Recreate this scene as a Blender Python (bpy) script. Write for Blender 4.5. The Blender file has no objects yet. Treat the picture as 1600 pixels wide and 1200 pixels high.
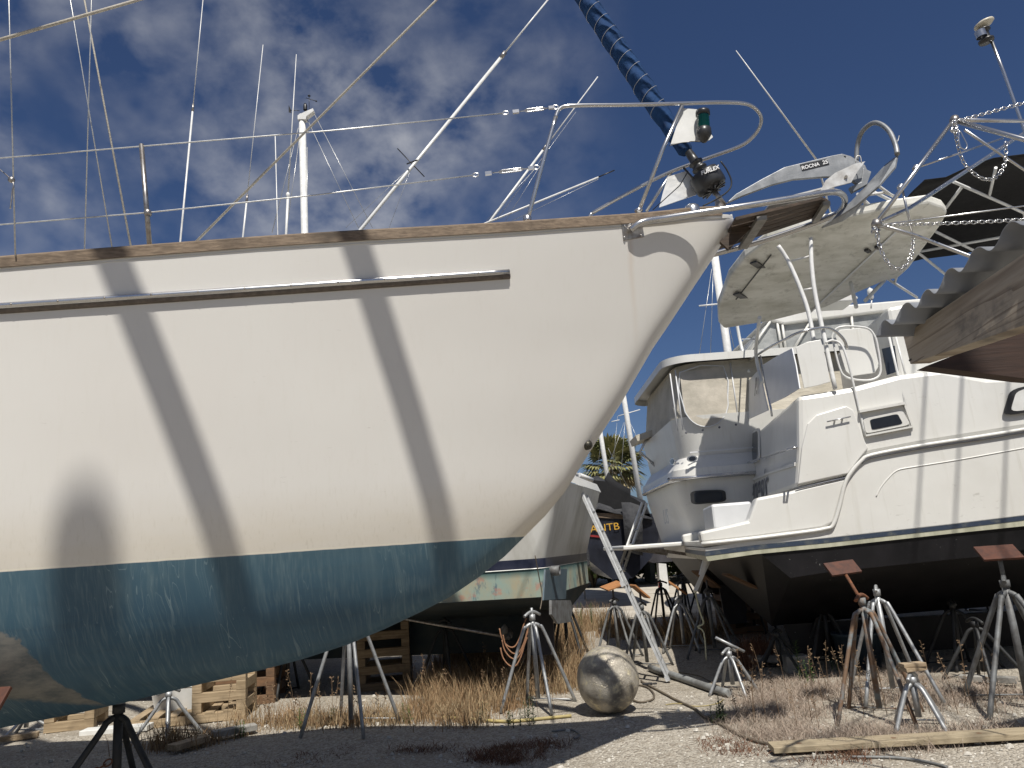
import bpy, math, random
from mathutils import Vector, Matrix
random.seed(7)
R = random.random
sc = bpy.context.scene
col = sc.collection
# ------------------------------------------------------------------ camera
F_PX, PITCH, ROLL, EYE = 1190.0, math.atan(262/1190.0), 0.073, 1.7
cr, sr, cp, sp = math.cos(ROLL), math.sin(ROLL), math.cos(PITCH), math.sin(PITCH)
cam = bpy.data.cameras.new('camera'); co = bpy.data.objects.new('camera', cam); col.objects.link(co)
cam.sensor_width = 36; cam.lens = 36*F_PX/1600; cam.clip_end = 3000; cam.clip_start = 0.05
co.matrix_world = Matrix(((cr, sr, 0, 0), (sr*sp, -cr*sp, -cp, 0), (-sr*cp, cr*cp, -sp, EYE), (0, 0, 0, 1)))
sc.camera = co
# ------------------------------------------------------------------ light
SUN = Vector((0.13, -0.62, 1.0)).normalized()
elev = math.asin(SUN.z)
world = bpy.data.worlds.new("World"); sc.world = world; world.use_nodes = True
wn, wl = world.node_tree.nodes, world.node_tree.links
wn.clear()
sky = wn.new('ShaderNodeTexSky'); sky.sky_type = 'NISHITA'; sky.sun_disc = False
sky.sun_elevation = elev; sky.sun_rotation = math.atan2(SUN.x, SUN.y)
sky.air_density = 1.0; sky.dust_density = 0.6; sky.ozone_density = 1.6; sky.altitude = 0
bg = wn.new('ShaderNodeBackground'); bg.inputs[1].default_value = 0.055
wo = wn.new('ShaderNodeOutputWorld')
tc = wn.new('ShaderNodeTexCoord')
# wispy high cloud, banked up on the left
mp = wn.new('ShaderNodeMapping'); mp.inputs['Scale'].default_value = (1.0, 1.0, 1.35); mp.inputs['Rotation'].default_value = (0, 0.35, 0.2)
n1 = wn.new('ShaderNodeTexNoise'); n1.inputs['Scale'].default_value = 2.6; n1.inputs['Detail'].default_value = 4; n1.inputs['Roughness'].default_value = .55; n1.inputs['Distortion'].default_value = .5
n2 = wn.new('ShaderNodeTexNoise'); n2.inputs['Scale'].default_value = 15; n2.inputs['Detail'].default_value = 8; n2.inputs['Roughness'].default_value = .52; n2.inputs['Distortion'].default_value = .12
wl.new(tc.outputs['Generated'], mp.inputs[0]); wl.new(mp.outputs[0], n1.inputs[0]); wl.new(mp.outputs[0], n2.inputs[0])
sx = wn.new('ShaderNodeSeparateXYZ'); wl.new(tc.outputs['Generated'], sx.inputs[0])
def wm(op, a, b, clamp=False):
    m = wn.new('ShaderNodeMath'); m.operation = op; m.use_clamp = clamp
    for i, v in enumerate((a, b)):
        if isinstance(v, (int, float)): m.inputs[i].default_value = v
        elif v is not None: wl.new(v, m.inputs[i])
    return m.outputs[0]
side = wm('MULTIPLY_ADD', sx.outputs['X'], -3.3); side.node.inputs[2].default_value = .58; side.node.use_clamp = True
back = wm('MULTIPLY_ADD', sx.outputs['Y'], -2.2); back.node.inputs[2].default_value = .1; back.node.use_clamp = True  # unseen cloud added behind the camera to lift and neutralise the shade
side = wm('MAXIMUM', side, back)
big = wm('MULTIPLY', wm('SUBTRACT', n1.outputs[0], .36), 3.6, True)
fine = wm('MULTIPLY', wm('SUBTRACT', n2.outputs[0], .34), 2.3, True)
msk = wm('MULTIPLY', wm('MULTIPLY', big, fine), side, True)
msk = wm('MULTIPLY', msk, .74, True)
mxc = wn.new('ShaderNodeMix'); mxc.data_type = 'RGBA'
wl.new(msk, mxc.inputs['Factor']); tnt = wn.new('ShaderNodeMix'); tnt.data_type = 'RGBA'; tnt.blend_type = 'MULTIPLY'; tnt.inputs['Factor'].default_value = 1
wl.new(sky.outputs[0], tnt.inputs['A']); tnt.inputs['B'].default_value = (.48, .575, .78, 1)
wl.new(tnt.outputs['Result'], mxc.inputs['A']); mxc.inputs['B'].default_value = (8.0, 8.1, 8.4, 1)
wl.new(mxc.outputs['Result'], bg.inputs[0]); wl.new(bg.outputs[0], wo.inputs[0])
sl = bpy.data.lights.new('sun', 'SUN'); sl.energy = 4.2; sl.angle = math.radians(.53); sl.color = (1, .955, .88)
so = bpy.data.objects.new('sun', sl); col.objects.link(so)
so.rotation_euler = SUN.to_track_quat('Z', 'Y').to_euler()
sc.view_settings.view_transform = 'Standard'; sc.view_settings.look = 'None'
sc.view_settings.exposure = 0.35; sc.view_settings.gamma = 1
sc.render.engine = 'CYCLES'
sc.cycles.max_bounces = 5; sc.cycles.diffuse_bounces = 3; sc.cycles.glossy_bounces = 3; sc.cycles.transmission_bounces = 4; sc.cycles.transparent_max_bounces = 6
# ------------------------------------------------------------------ pixel -> world
def ray(px, py):
    u = (px-800)/F_PX; v = (600-py)/F_PX
    a = u*cr+v*sr; b = -u*sr+v*cr
    return Vector((a, cp-b*sp, sp+b*cp))
EYEV = Vector((0, 0, EYE))
def W(px, py, Y):
    d = ray(px, py); return EYEV + d*(Y/d.y)
def Z(px, py, z=0.0):
    d = ray(px, py); return EYEV + d*((z-EYE)/d.z)
def PL(px, py, o, n):
    d = ray(px, py); return EYEV + d*((o-EYEV).dot(n)/d.dot(n))
def proj(p):
    x, y, z = p[0], p[1], p[2]-EYE
    cx = x*cr+y*sr*sp-z*sr*cp; cy = x*sr-y*cr*sp+z*cr*cp; cz = y*cp+z*sp
    return 800+F_PX*cx/cz, 600-F_PX*cy/cz
# ------------------------------------------------------------------ object helpers
def tag(o, label=None, cat=None, group=None, kind=None):
    if label: o['label'] = label
    if cat: o['category'] = cat
    if group: o['group'] = group
    if kind: o['kind'] = kind
    return o
def thing(name, label, cat, loc=(0, 0, 0), rz=0, group=None):
    o = bpy.data.objects.new(name, None); col.objects.link(o)
    o.location = loc; o.rotation_euler = (0, 0, rz); o.empty_display_size = .1
    return tag(o, label, cat, group)
def rootloc(o):
    v = Vector((0, 0, 0))
    while o: v += o.location; o = o.parent
    return v
class MB:
    def __init__(s): s.v = []; s.f = []; s.sm = []
    def add(s, vs, fs, smooth=False):
        k = len(s.v); s.v += [tuple(v) for v in vs]
        s.f += [tuple(i+k for i in f) for f in fs]; s.sm += [smooth]*len(fs); return s
    def box(s, c, d, m=None):
        c = Vector(c); h = [x/2 for x in d]; vs = []
        for x in (-1, 1):
            for y in (-1, 1):
                for z in (-1, 1):
                    p = Vector((x*h[0], y*h[1], z*h[2]))
                    if m: p = m @ p
                    vs.append(c+p)
        return s.add(vs, [(0, 1, 3, 2), (4, 6, 7, 5), (0, 4, 5, 1), (2, 3, 7, 6), (0, 2, 6, 4), (1, 5, 7, 3)])
    def bar(s, a, b, w, t, up=(0, 0, 1)):
        a, b = Vector(a), Vector(b); d = (b-a); L = d.length; d.normalize()
        u = Vector(up); x = d.cross(u)
        if x.length < 1e-4: x = d.cross(Vector((1, 0, 0)))
        x.normalize(); y = x.cross(d)
        vs = [p + x*(i*w/2) + y*(j*t/2) for p in (a, b) for i, j in ((-1, -1), (1, -1), (1, 1), (-1, 1))]
        return s.add(vs, [(3, 2, 1, 0), (4, 5, 6, 7), (0, 1, 5, 4), (1, 2, 6, 5), (2, 3, 7, 6), (3, 0, 4, 7)])
    def tube(s, pts, r, n=10, curve=0, cap=True, closed=False):
        P = [Vector(p) for p in pts]
        if curve: P = crom(P, curve, closed)
        N = len(P); rs = r if isinstance(r, (list, tuple)) else None
        vs = []; prev = None
        for i, p in enumerate(P):
            if closed: t = P[(i+1) % N]-P[i-1]
            else: t = P[min(i+1, N-1)]-P[max(i-1, 0)]
            if t.length < 1e-9: t = Vector((0, 0, 1))
            t.normalize()
            if prev is None:
                a = t.orthogonal().normalized()
            else:
                a = (prev - t*prev.dot(t))
                a = a.normalized() if a.length > 1e-6 else t.orthogonal().normalized()
            prev = a; b = t.cross(a)
            if rs:
                q = i*(len(rs)-1)/max(1, N-1); k = min(int(q), len(rs)-2) if len(rs) > 1 else 0
                rr = rs[k]+(rs[min(k+1, len(rs)-1)]-rs[k])*(q-k)
            else: rr = r
            for j in range(n):
                th = 2*math.pi*j/n
                vs.append(p + (a*math.cos(th)+b*math.sin(th))*rr)
        fs = []
        M = N if closed else N-1
        for i in range(M):
            for j in range(n):
                k = (i+1) % N
                fs.append((i*n+j, i*n+(j+1) % n, k*n+(j+1) % n, k*n+j))
        s.add(vs, fs, True)
        if cap and not closed:
            b0 = len(s.v)-len(vs)
            s.f.append(tuple(b0+j for j in range(n-1, -1, -1))); s.sm.append(False)
            s.f.append(tuple(b0+(N-1)*n+j for j in range(n))); s.sm.append(False)
        return s
    def prism(s, pts, off):
        """polygon pts extruded by vector off"""
        n = len(pts); P = [Vector(p) for p in pts]; off = Vector(off)
        return s.add(P+[p+off for p in P], [tuple(range(n)), tuple(range(2*n-1, n-1, -1))]+[(i, i+n, (i+1) % n+n, (i+1) % n) for i in range(n)])
    def lathe(s, o, axis, prof, n=20):
        o, ax = Vector(o), Vector(axis).normalized(); a = ax.orthogonal().normalized(); b = ax.cross(a)
        vs = [o+ax*h+(a*math.cos(2*math.pi*j/n)+b*math.sin(2*math.pi*j/n))*r for r, h in prof for j in range(n)]
        fs = [(i*n+j, i*n+(j+1) % n, (i+1)*n+(j+1) % n, (i+1)*n+j) for i in range(len(prof)-1) for j in range(n)]
        return s.add(vs, fs, True)
    def grid(s, rows, smooth=True):
        n = len(rows[0]); vs = [p for r in rows for p in r]
        fs = [(i*n+j, i*n+j+1, (i+1)*n+j+1, (i+1)*n+j) for i in range(len(rows)-1) for j in range(n-1)]
        return s.add(vs, fs, smooth)
    def build(s, name, mat, parent=None, bevel=0, solid=0, local=False, weld=False):
        me = bpy.data.meshes.new(name)
        off = Vector((0, 0, 0)) if (local or parent is None) else rootloc(parent)
        org = off
        if parent is None and not local and s.v:
            xs, ys, zs = zip(*s.v); off = Vector(((min(xs)+max(xs))/2, (min(ys)+max(ys))/2, min(zs)))
        me.from_pydata([(x-off.x, y-off.y, z-off.z) for x, y, z in s.v], [], s.f)
        me.polygons.foreach_set('use_smooth', s.sm)
        me.materials.append(mat); me.update()
        o = bpy.data.objects.new(name, me); col.objects.link(o)
        if parent: o.parent = parent
        else: o.location = off
        if solid:
            m = o.modifiers.new('solid', 'SOLIDIFY'); m.thickness = solid; m.offset = 0
        if bevel:
            m = o.modifiers.new('bevel', 'BEVEL'); m.width = bevel; m.segments = 2; m.limit_method = 'ANGLE'; m.angle_limit = math.radians(40)
        return o
def crom(P, k, closed=False):
    out = []; N = len(P)
    rng = range(N if closed else N-1)
    for i in rng:
        if closed: p0, p1, p2, p3 = P[i-1], P[i], P[(i+1) % N], P[(i+2) % N]
        else: p0, p1, p2, p3 = P[max(i-1, 0)], P[i], P[i+1], P[min(i+2, N-1)]
        for j in range(k):
            t = j/k; out.append(.5*((2*p1)+(p2-p0)*t+(2*p0-5*p1+4*p2-p3)*t*t+(3*p1-p0-3*p2+p3)*t**3))
    if not closed: out.append(P[-1])
    return out
def copy_tree(o, loc, rz=0, scale=1, label=None):
    c = o.copy(); col.objects.link(c); c.location = loc; c.rotation_euler = (0, 0, rz); c.scale = (scale,)*3
    if label: c['label'] = label
    for ch in list(o.children):
        d = ch.copy(); col.objects.link(d); d.parent = c
        for g in list(ch.children):
            e = g.copy(); col.objects.link(e); e.parent = d
    return c
def text(name, body, size, o, right, up, mat, parent, shear=0, ext=.002, sx=1.0, align='CENTER', bold=0):
    cu = bpy.data.curves.new(name, 'FONT'); cu.body = body; cu.size = size; cu.shear = shear; cu.extrude = ext; cu.align_x = align; cu.align_y = 'CENTER'; cu.offset = bold
    t = bpy.data.objects.new(name, cu); col.objects.link(t)
    dg = bpy.context.evaluated_depsgraph_get(); me = bpy.data.meshes.new_from_object(t.evaluated_get(dg))
    bpy.data.objects.remove(t); bpy.data.curves.remove(cu)
    r = Vector(right).normalized(); u = Vector(up); u = (u-r*u.dot(r)).normalized(); n = r.cross(u)
    off = rootloc(parent)
    for v in me.vertices:
        q = v.co.copy(); v.co = Vector(o)+r*(q.x*sx)+u*q.y+n*q.z-off
    me.materials.clear(); me.materials.append(mat); me.name = name
    ob = bpy.data.objects.new(name, me); col.objects.link(ob); ob.parent = parent
    return ob
# ------------------------------------------------------------------ materials
class NT:
    def __init__(s, name):
        s.m = bpy.data.materials.new(name); s.m.use_nodes = True; s.t = s.m.node_tree; s.n = s.t.nodes; s.l = s.t.links
        s.b = s.n['Principled BSDF']
    def node(s, t, **k):
        x = s.n.new(t)
        for a, b in k.items(): setattr(x, a, b)
        return x
    def link(s, a, b): s.l.new(a, b)
    def geo(s):
        return s.node('ShaderNodeNewGeometry').outputs['Position']
    def objc(s):
        return s.node('ShaderNodeTexCoord').outputs['Object']
    def noise(s, co, scale, detail=4, rough=.55, stretch=(1, 1, 1), rot=(0, 0, 0), dist=0):
        mpn = s.node('ShaderNodeMapping'); mpn.inputs['Scale'].default_value = stretch; mpn.inputs['Rotation'].default_value = rot
        x = s.node('ShaderNodeTexNoise'); x.inputs['Scale'].default_value = scale; x.inputs['Detail'].default_value = detail; x.inputs['Roughness'].default_value = rough; x.inputs['Distortion'].default_value = dist
        s.link(co, mpn.inputs[0]); s.link(mpn.outputs[0], x.inputs[0]); return x.outputs[0]
    def math(s, op, a, b=0, c=None, clamp=False):
        x = s.node('ShaderNodeMath', operation=op, use_clamp=clamp)
        for i, v in enumerate((a, b, c)):
            if v is None: continue
            if isinstance(v, (int, float)): x.inputs[i].default_value = v
            else: s.link(v, x.inputs[i])
        return x.outputs[0]
    def ramp(s, v, lo, hi):
        x = s.node('ShaderNodeMapRange'); s.link(v, x.inputs[0]); x.inputs[1].default_value = lo; x.inputs[2].default_value = hi; return x.outputs[0]
    def mix(s, f, a, b):
        x = s.node('ShaderNodeMix', data_type='RGBA')
        for i, v in (('Factor', f), ('A', a), ('B', b)):
            if isinstance(v, (int, float)): x.inputs[i].default_value = v
            elif isinstance(v, tuple): x.inputs[i].default_value = v+(1,) if len(v) == 3 else v
            else: s.link(v, x.inputs[i])
        return x.outputs['Result']
    def base(s, c):
        if isinstance(c, tuple): s.b.inputs['Base Color'].default_value = c+(1,)
        else: s.link(c, s.b.inputs['Base Color'])
    def set(s, rough=None, metal=None, spec=None):
        for k, v in (('Roughness', rough), ('Metallic', metal), ('Specular IOR Level', spec)):
            if v is None: continue
            if isinstance(v, (int, float)): s.b.inputs[k].default_value = v
            else: s.link(v, s.b.inputs[k])
    def bump(s, h, strength=.3, dist=.01):
        x = s.node('ShaderNodeBump'); x.inputs['Strength'].default_value = strength; x.inputs['Distance'].default_value = dist
        s.link(h, x.inputs['Height']); s.link(x.outputs[0], s.b.inputs['Normal'])
def simple(name, c1, c2=None, scale=6, rough=.5, metal=0, bump=0, bscale=None, stretch=(1, 1, 1), thr=(.35, .65), bdist=.004, detail=5, rot=(0, 0, 0)):
    t = NT(name); p = t.objc()
    if c2 is None: c2 = tuple(x*.82 for x in c1)
    n = t.noise(p, scale, detail, .6, stretch, rot)
    t.base(t.mix(t.ramp(n, *thr), c1, c2)); t.set(rough, metal)
    if bump:
        t.bump(t.noise(p, bscale or scale*4, 4, .6, stretch, rot), bump, bdist)
    return t.m
M = {}
M['gel'] = simple('white_gelcoat', (.69, .685, .655), (.60, .59, .55), 1.6, .28, thr=(.4, .8))
def grime(name, c1, c2, c3):
    t = NT(name); p = t.geo(); a = t.noise(p, 1.3, 4, .6); st = t.noise(p, 7, 4, .6, (2.2, 2.2, .14)); sc_ = t.noise(p, 11, 5, .7, (.6, .6, 1.6))
    c = t.mix(t.ramp(a, .4, .8), c1, c2); c = t.mix(t.math('MULTIPLY', t.ramp(st, .56, .78), .30), c, c3)
    c = t.mix(t.math('MULTIPLY', t.math('MULTIPLY', t.ramp(sc_, .62, .70), t.ramp(t.noise(p, 1.9, 2, .5), .52, .62)), .35), c, tuple(v*.6 for v in c3))
    t.base(c); t.set(.32, 0, .45); return t.m
M['gel'] = grime('white_gelcoat', (.70, .695, .66), (.62, .61, .57), (.42, .40, .33))
M['gelgrey'] = simple('panel_grey_white', (.66, .67, .68), (.58, .59, .6), 3, .4, thr=(.4, .8))
M['gelold'] = simple('old_gelcoat', (.66, .65, .6), (.36, .36, .33), 2.2, .5, thr=(.42, .8), stretch=(1, 1, .6))
M['steel'] = simple('stainless', (.60, .60, .60), (.50, .50, .50), 7, .25, .9, thr=(.3, .8))
M['steeldull'] = simple('dull_stainless', (.42, .41, .39), (.25, .22, .2), 30, .38, .85)
M['galv'] = simple('galvanised', (.46, .47, .47), (.28, .29, .3), 14, .48, .55, .2, 60)
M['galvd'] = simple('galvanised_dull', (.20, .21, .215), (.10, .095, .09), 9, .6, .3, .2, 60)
M['darksteel'] = simple('dark_stand_steel', (.045, .048, .05), (.025, .025, .025), 9, .6, .2, .2, 60)  # darker tone of the dull stand metal
M['alu'] = simple('aluminium', (.66, .67, .67), (.48, .49, .49), 12, .4, .55)
M['alup'] = simple('white_painted_tube', (.74, .74, .72), (.62, .62, .6), 9, .3)
M['rope'] = simple('rope', (.52, .49, .42), (.36, .33, .28), 60, .8, bump=.5, bscale=120)
M['wire'] = simple('wire', (.62, .62, .6), (.45, .45, .43), 60, .35, .6)
M['black'] = simple('black_plastic', (.018, .018, .019), (.035, .035, .036), 8, .35)
M['blackcloth'] = simple('black_canvas', (.006, .006, .007), (.010, .010, .011), 5, .95, bump=.3, bscale=9, bdist=.03)
M['tarp'] = simple('charcoal_tarp', (.020, .021, .025), (.055, .056, .06), 3, .8, bump=.8, bscale=7, bdist=.05)
M['glass'] = simple('dark_glass', (.015, .018, .026), (.02, .026, .035), 2, .06)
M['navy'] = simple('navy_paint', (.012, .016, .035), (.03, .035, .06), 7, .3)
M['bottomblack'] = simple('black_antifoul', (.016, .015, .018), (.045, .043, .05), 3, .55, stretch=(1, 1, .4))
M['maroon'] = simple('red_paint', (.25, .02, .02), (.15, .01, .01), 5, .5)
M['rust'] = simple('rusty_steel', (.23, .085, .035), (.10, .05, .03), 26, .85, .1, .5, 70)
M['rustblue'] = simple('rusty_blue_steel', (.21, .24, .25), (.19, .12, .075), 7, .75, .2, .4, 60, thr=(.40, .55))
M['orangeply'] = simple('orange_plywood', (.44, .20, .075), (.28, .13, .05), 12, .65, bump=.2, stretch=(.3, 3, 1))
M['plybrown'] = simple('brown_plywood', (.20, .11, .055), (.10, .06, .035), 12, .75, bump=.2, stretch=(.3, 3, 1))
M['redply'] = simple('red_painted_pad', (.10, .034, .018), (.05, .02, .013), 14, .7)
M['whiteplastic'] = simple('white_plastic', (.72, .72, .70), (.6, .6, .57), 4, .45)
M['gold'] = simple('gold_leaf', (.62, .36, .05), (.5, .28, .04), 6, .4)
M['letter'] = simple('grey_lettering', (.16, .17, .19), (.08, .08, .1), 8, .4)
M['letterpale'] = simple('faded_lettering', (.42, .43, .44), (.5, .5, .5), 9, .5)
M['white'] = simple('white_lettering', (.8, .8, .8), (.7, .7, .7), 9, .5)
M['hose'] = simple('brown_hose', (.17, .14, .10), (.10, .08, .06), 9, .7)
M['rope_orange'] = simple('orange_cord', (.34, .17, .09), (.22, .12, .07), 40, .8)
M['pvc'] = simple('grey_pipe', (.26, .27, .265), (.15, .15, .145), 6, .6, bump=.1)
M['yellowcord'] = simple('yellow_cord', (.45, .36, .14), (.3, .25, .12), 9, .7)
M['concrete'] = simple('concrete', (.36, .35, .32), (.22, .21, .19), 7, .9, bump=.5, bscale=40)
M['green_glass'] = simple('green_lens', (.0, .022, .018), (.0, .04, .03), 4, .08)
def wood(name, c1, c2, axis=0, rough=.75, scale=5, knots=False):
    t = NT(name); p = t.objc()
    st = [14, 14, 14]; st[axis] = .7
    n = t.noise(p, scale, 6, .65, tuple(st), dist=.3)
    n2 = t.noise(p, 3, 3, .6)
    c = t.mix(t.ramp(n, .38, .62), c1, c2)
    c = t.mix(t.ramp(n2, .55, .75), c, tuple(x*.55 for x in c2))
    t.base(c); t.set(rough); t.bump(n, .5, .004); return t.m
M['teak'] = wood('weathered_teak', (.235, .175, .12), (.125, .09, .06), 0)
M['pine'] = wood('weathered_pine', (.42, .33, .22), (.26, .19, .12), 0)
M['piney'] = wood('pallet_pine', (.43, .33, .21), (.27, .2, .12), 0, scale=3)
M['darkpine'] = wood('shade_toned_pine', (.24, .18, .11), (.15, .105, .06), 0, scale=3)  # pallet pine darkened so its colour carries the shade under the boats
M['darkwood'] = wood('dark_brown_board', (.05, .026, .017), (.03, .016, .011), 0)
M['deckteak'] = wood('dark_teak', (.085, .058, .04), (.04, .028, .02), 0)
# ------------------------------------------------------------------ ground
def ground_mat():
    t = NT('gravel'); p = t.geo()
    a = t.noise(p, 38, 3, .6); b = t.noise(p, 9, 5, .6); c = t.noise(p, .55, 5, .55)
    v = t.node('ShaderNodeTexVoronoi'); v.inputs['Scale'].default_value = 52; t.link(p, v.inputs[0])
    base = t.mix(t.ramp(v.outputs['Color'], .1, .9), (.24, .21, .17), (.50, .455, .38))
    base = t.mix(t.ramp(a, .5, .75), base, (.60, .56, .48))
    base = t.mix(t.math('MULTIPLY', t.ramp(b, .52, .72), .55), base, (.22, .18, .13))
    base = t.mix(t.math('MULTIPLY', t.ramp(c, .48, .68), .45), base, (.30, .26, .20))
    d_ = t.noise(p, .9, 4, .6, (.25, 1.6, 1)); base = t.mix(t.math('MULTIPLY', t.ramp(d_, .52, .66), .28), base, (.20, .17, .13))
    t.base(base); t.set(.95, 0, .2)
    h = t.math('ADD', t.math('MULTIPLY', v.outputs['Distance'], -1.0), t.math('MULTIPLY', b, 1.6))
    t.bump(h, .9, .02); return t.m
gm = ground_mat()
b = MB()
def gz(x, y): return .018*math.sin(x*2.1+y*.7)+.014*math.sin(y*2.9-x*1.3)
rows = []
ys = [-60, -10, 0, 3]+[3+i*.2 for i in range(1, 70)]+[18, 20, 23, 26, 30, 36, 45, 60, 100, 200, 500, 1500]
xs = [-1500, -400, -150, -60, -30, -15, -9]+[-8+i*.25 for i in range(0, 65)]+[9, 11, 15, 30, 60, 150, 400, 1500]
for y in ys:
    rows.append([(x, y, gz(x, y)-.01 if 2.9 < y < 17 and abs(x) < 8.5 else -.03) for x in xs])
g = MB().grid(rows).build('ground', gm); tag(g, kind='structure')
# far pale road strip
rd = MB().grid([[(x, y, -.02+.002*math.sin(x)) for x in (-40, -10, 0, 5, 12, 25, 60)] for y in (19, 22, 25, 29, 33)]).build('road', simple('pale_sand_road', (.52, .48, .41), (.38, .34, .28), 1.2, .95, bump=.4, bscale=20)); tag(rd, kind='structure')

# ------------------------------------------------------------------ MAIN SAILBOAT
CY = 5.4
boat = thing('sailboat', 'big cream sailboat hull with blue bottom and varnish-worn teak rail filling the left', 'sailboat', (-1.5, CY, 0))
XB = W(1145, 338, CY).x
BMAX = 2.0
def bs(a): return 1.75*(1-math.exp(-max(a, 0)/5.6))+.13*(1-math.exp(-max(a, 0)/.09))
def side_pt(px, py, extra=0):
    """point of the near sheer seen at this pixel"""
    Y = 4.5
    for _ in range(30):
        q = W(px, py, Y); Y = .5*Y+.5*(CY-bs(XB-q.x)-extra)
    return W(px, py, Y)
sheer_px = [(1145, 338), (1120, 335), (1080, 337), (1040, 342), (985, 347), (900, 353), (800, 360), (700, 366), (560, 374), (420, 383), (300, 392), (170, 402), (0, 416), (-160, 432)]
sh = [side_pt(*q) for q in sheer_px]
prof_px = [(1145, 338), (1146, 348), (1136, 367), (1122, 391), (1095, 432), (1071, 468), (1047, 505), (1012, 557), (977, 620), (925, 700), (890, 758), (862, 795), (820, 838), (790, 868), (760, 893), (725, 918), (690, 940), (620, 974), (560, 1001), (480, 1028), (400, 1049), (300, 1072), (170, 1104), (80, 1122), (0, 1137), (-100, 1160)]
pr = [W(px, py, CY) for px, py in prof_px]
def interp(tab, x):
    if x <= tab[0][0]: return tab[0][1]
    for (x0, y0), (x1, y1) in zip(tab, tab[1:]):
        if x <= x1: return y0+(y1-y0)*(x-x0)/(x1-x0)
    (x0, y0), (x1, y1) = tab[-2], tab[-1]
    return tab[-1][1]
def smooth_tab(pts):
    P = crom([Vector(p) for p in pts], 8)
    T = sorted([(XB-p.x, p.z) for p in P]); return T
shT = smooth_tab(sh); prT = smooth_tab(pr)
shT += [(9, shT[-1][1]), (13, shT[-1][1]+.15)]
prT += [(prT[-1][0]+1.2, .45), (8.5, .28), (11.0, .5), (12.8, 1.6)]
def zs(a): return interp(shT, a)
def zk(a): return min(interp(prT, a), zs(a)-.002)
def astem(z):
    """distance aft of the bow at which the stem or forefoot passes height z"""
    if z >= prT[0][1]: return 0.0
    for (x0, y0), (x1, y1) in zip(prT, prT[1:]):
        if x0 > 8.4: break
        if y1 <= z <= y0: return x0+(x1-x0)*(y0-z)/max(1e-9, y0-y1)
    return 8.5
def wline(d): d = max(d, 0); return 1.75*(1-math.exp(-d/5.6))+.10*(1-math.exp(-d/.05))
def bfac(a, tau):
    lo, hi = zk(a), zs(a); z = lo+(hi-lo)*tau
    if tau <= 0: return 0.0
    return wline(a-astem(z))/max(1e-6, wline(max(.0005, a-astem(hi))))
def hullpt(a, z, side=-1):
    lo, hi = zk(a), zs(a); tau = max(0, min(1, (z-lo)/(hi-lo)))
    return Vector((XB-a, CY+side*bs(a)*bfac(a, tau), z))
stn = [0, .001, .0025, .004, .008, .012, .025, .045, .07, .1, .14, .19, .25, .32, .4, .5, .6, .72, .85, 1, 1.15, 1.3, 1.45, 1.6, 1.75, 1.9, 2.1, 2.3, 2.5, 2.75, 3, 3.3, 3.6, 4, 4.4, 4.8, 5.2, 5.6, 6, 6.6, 7.2, 8, 9, 10, 11, 12, 12.6]
taus = [0, .001, .003, .007, .013, .022, .035, .05, .07, .095, .125, .16, .2, .25, .3, .36, .42, .48, .55, .62, .7, .78, .86, .93, 1]
hb = MB()
for sd in (-1, 1):
    rows = []
    for a in stn:
        lo, hi = zk(a), zs(a)
        shrink = 1 if a < 9 else max(.35, 1-(a-9)/3.6*.45)
        rows.append([Vector((XB-a, CY+sd*bs(a)*bfac(a, tt)*shrink, lo+(hi-lo)*tt)) for tt in taus])
    if sd == 1: rows = [r[::-1] for r in rows]
    hb.grid(rows)
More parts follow.
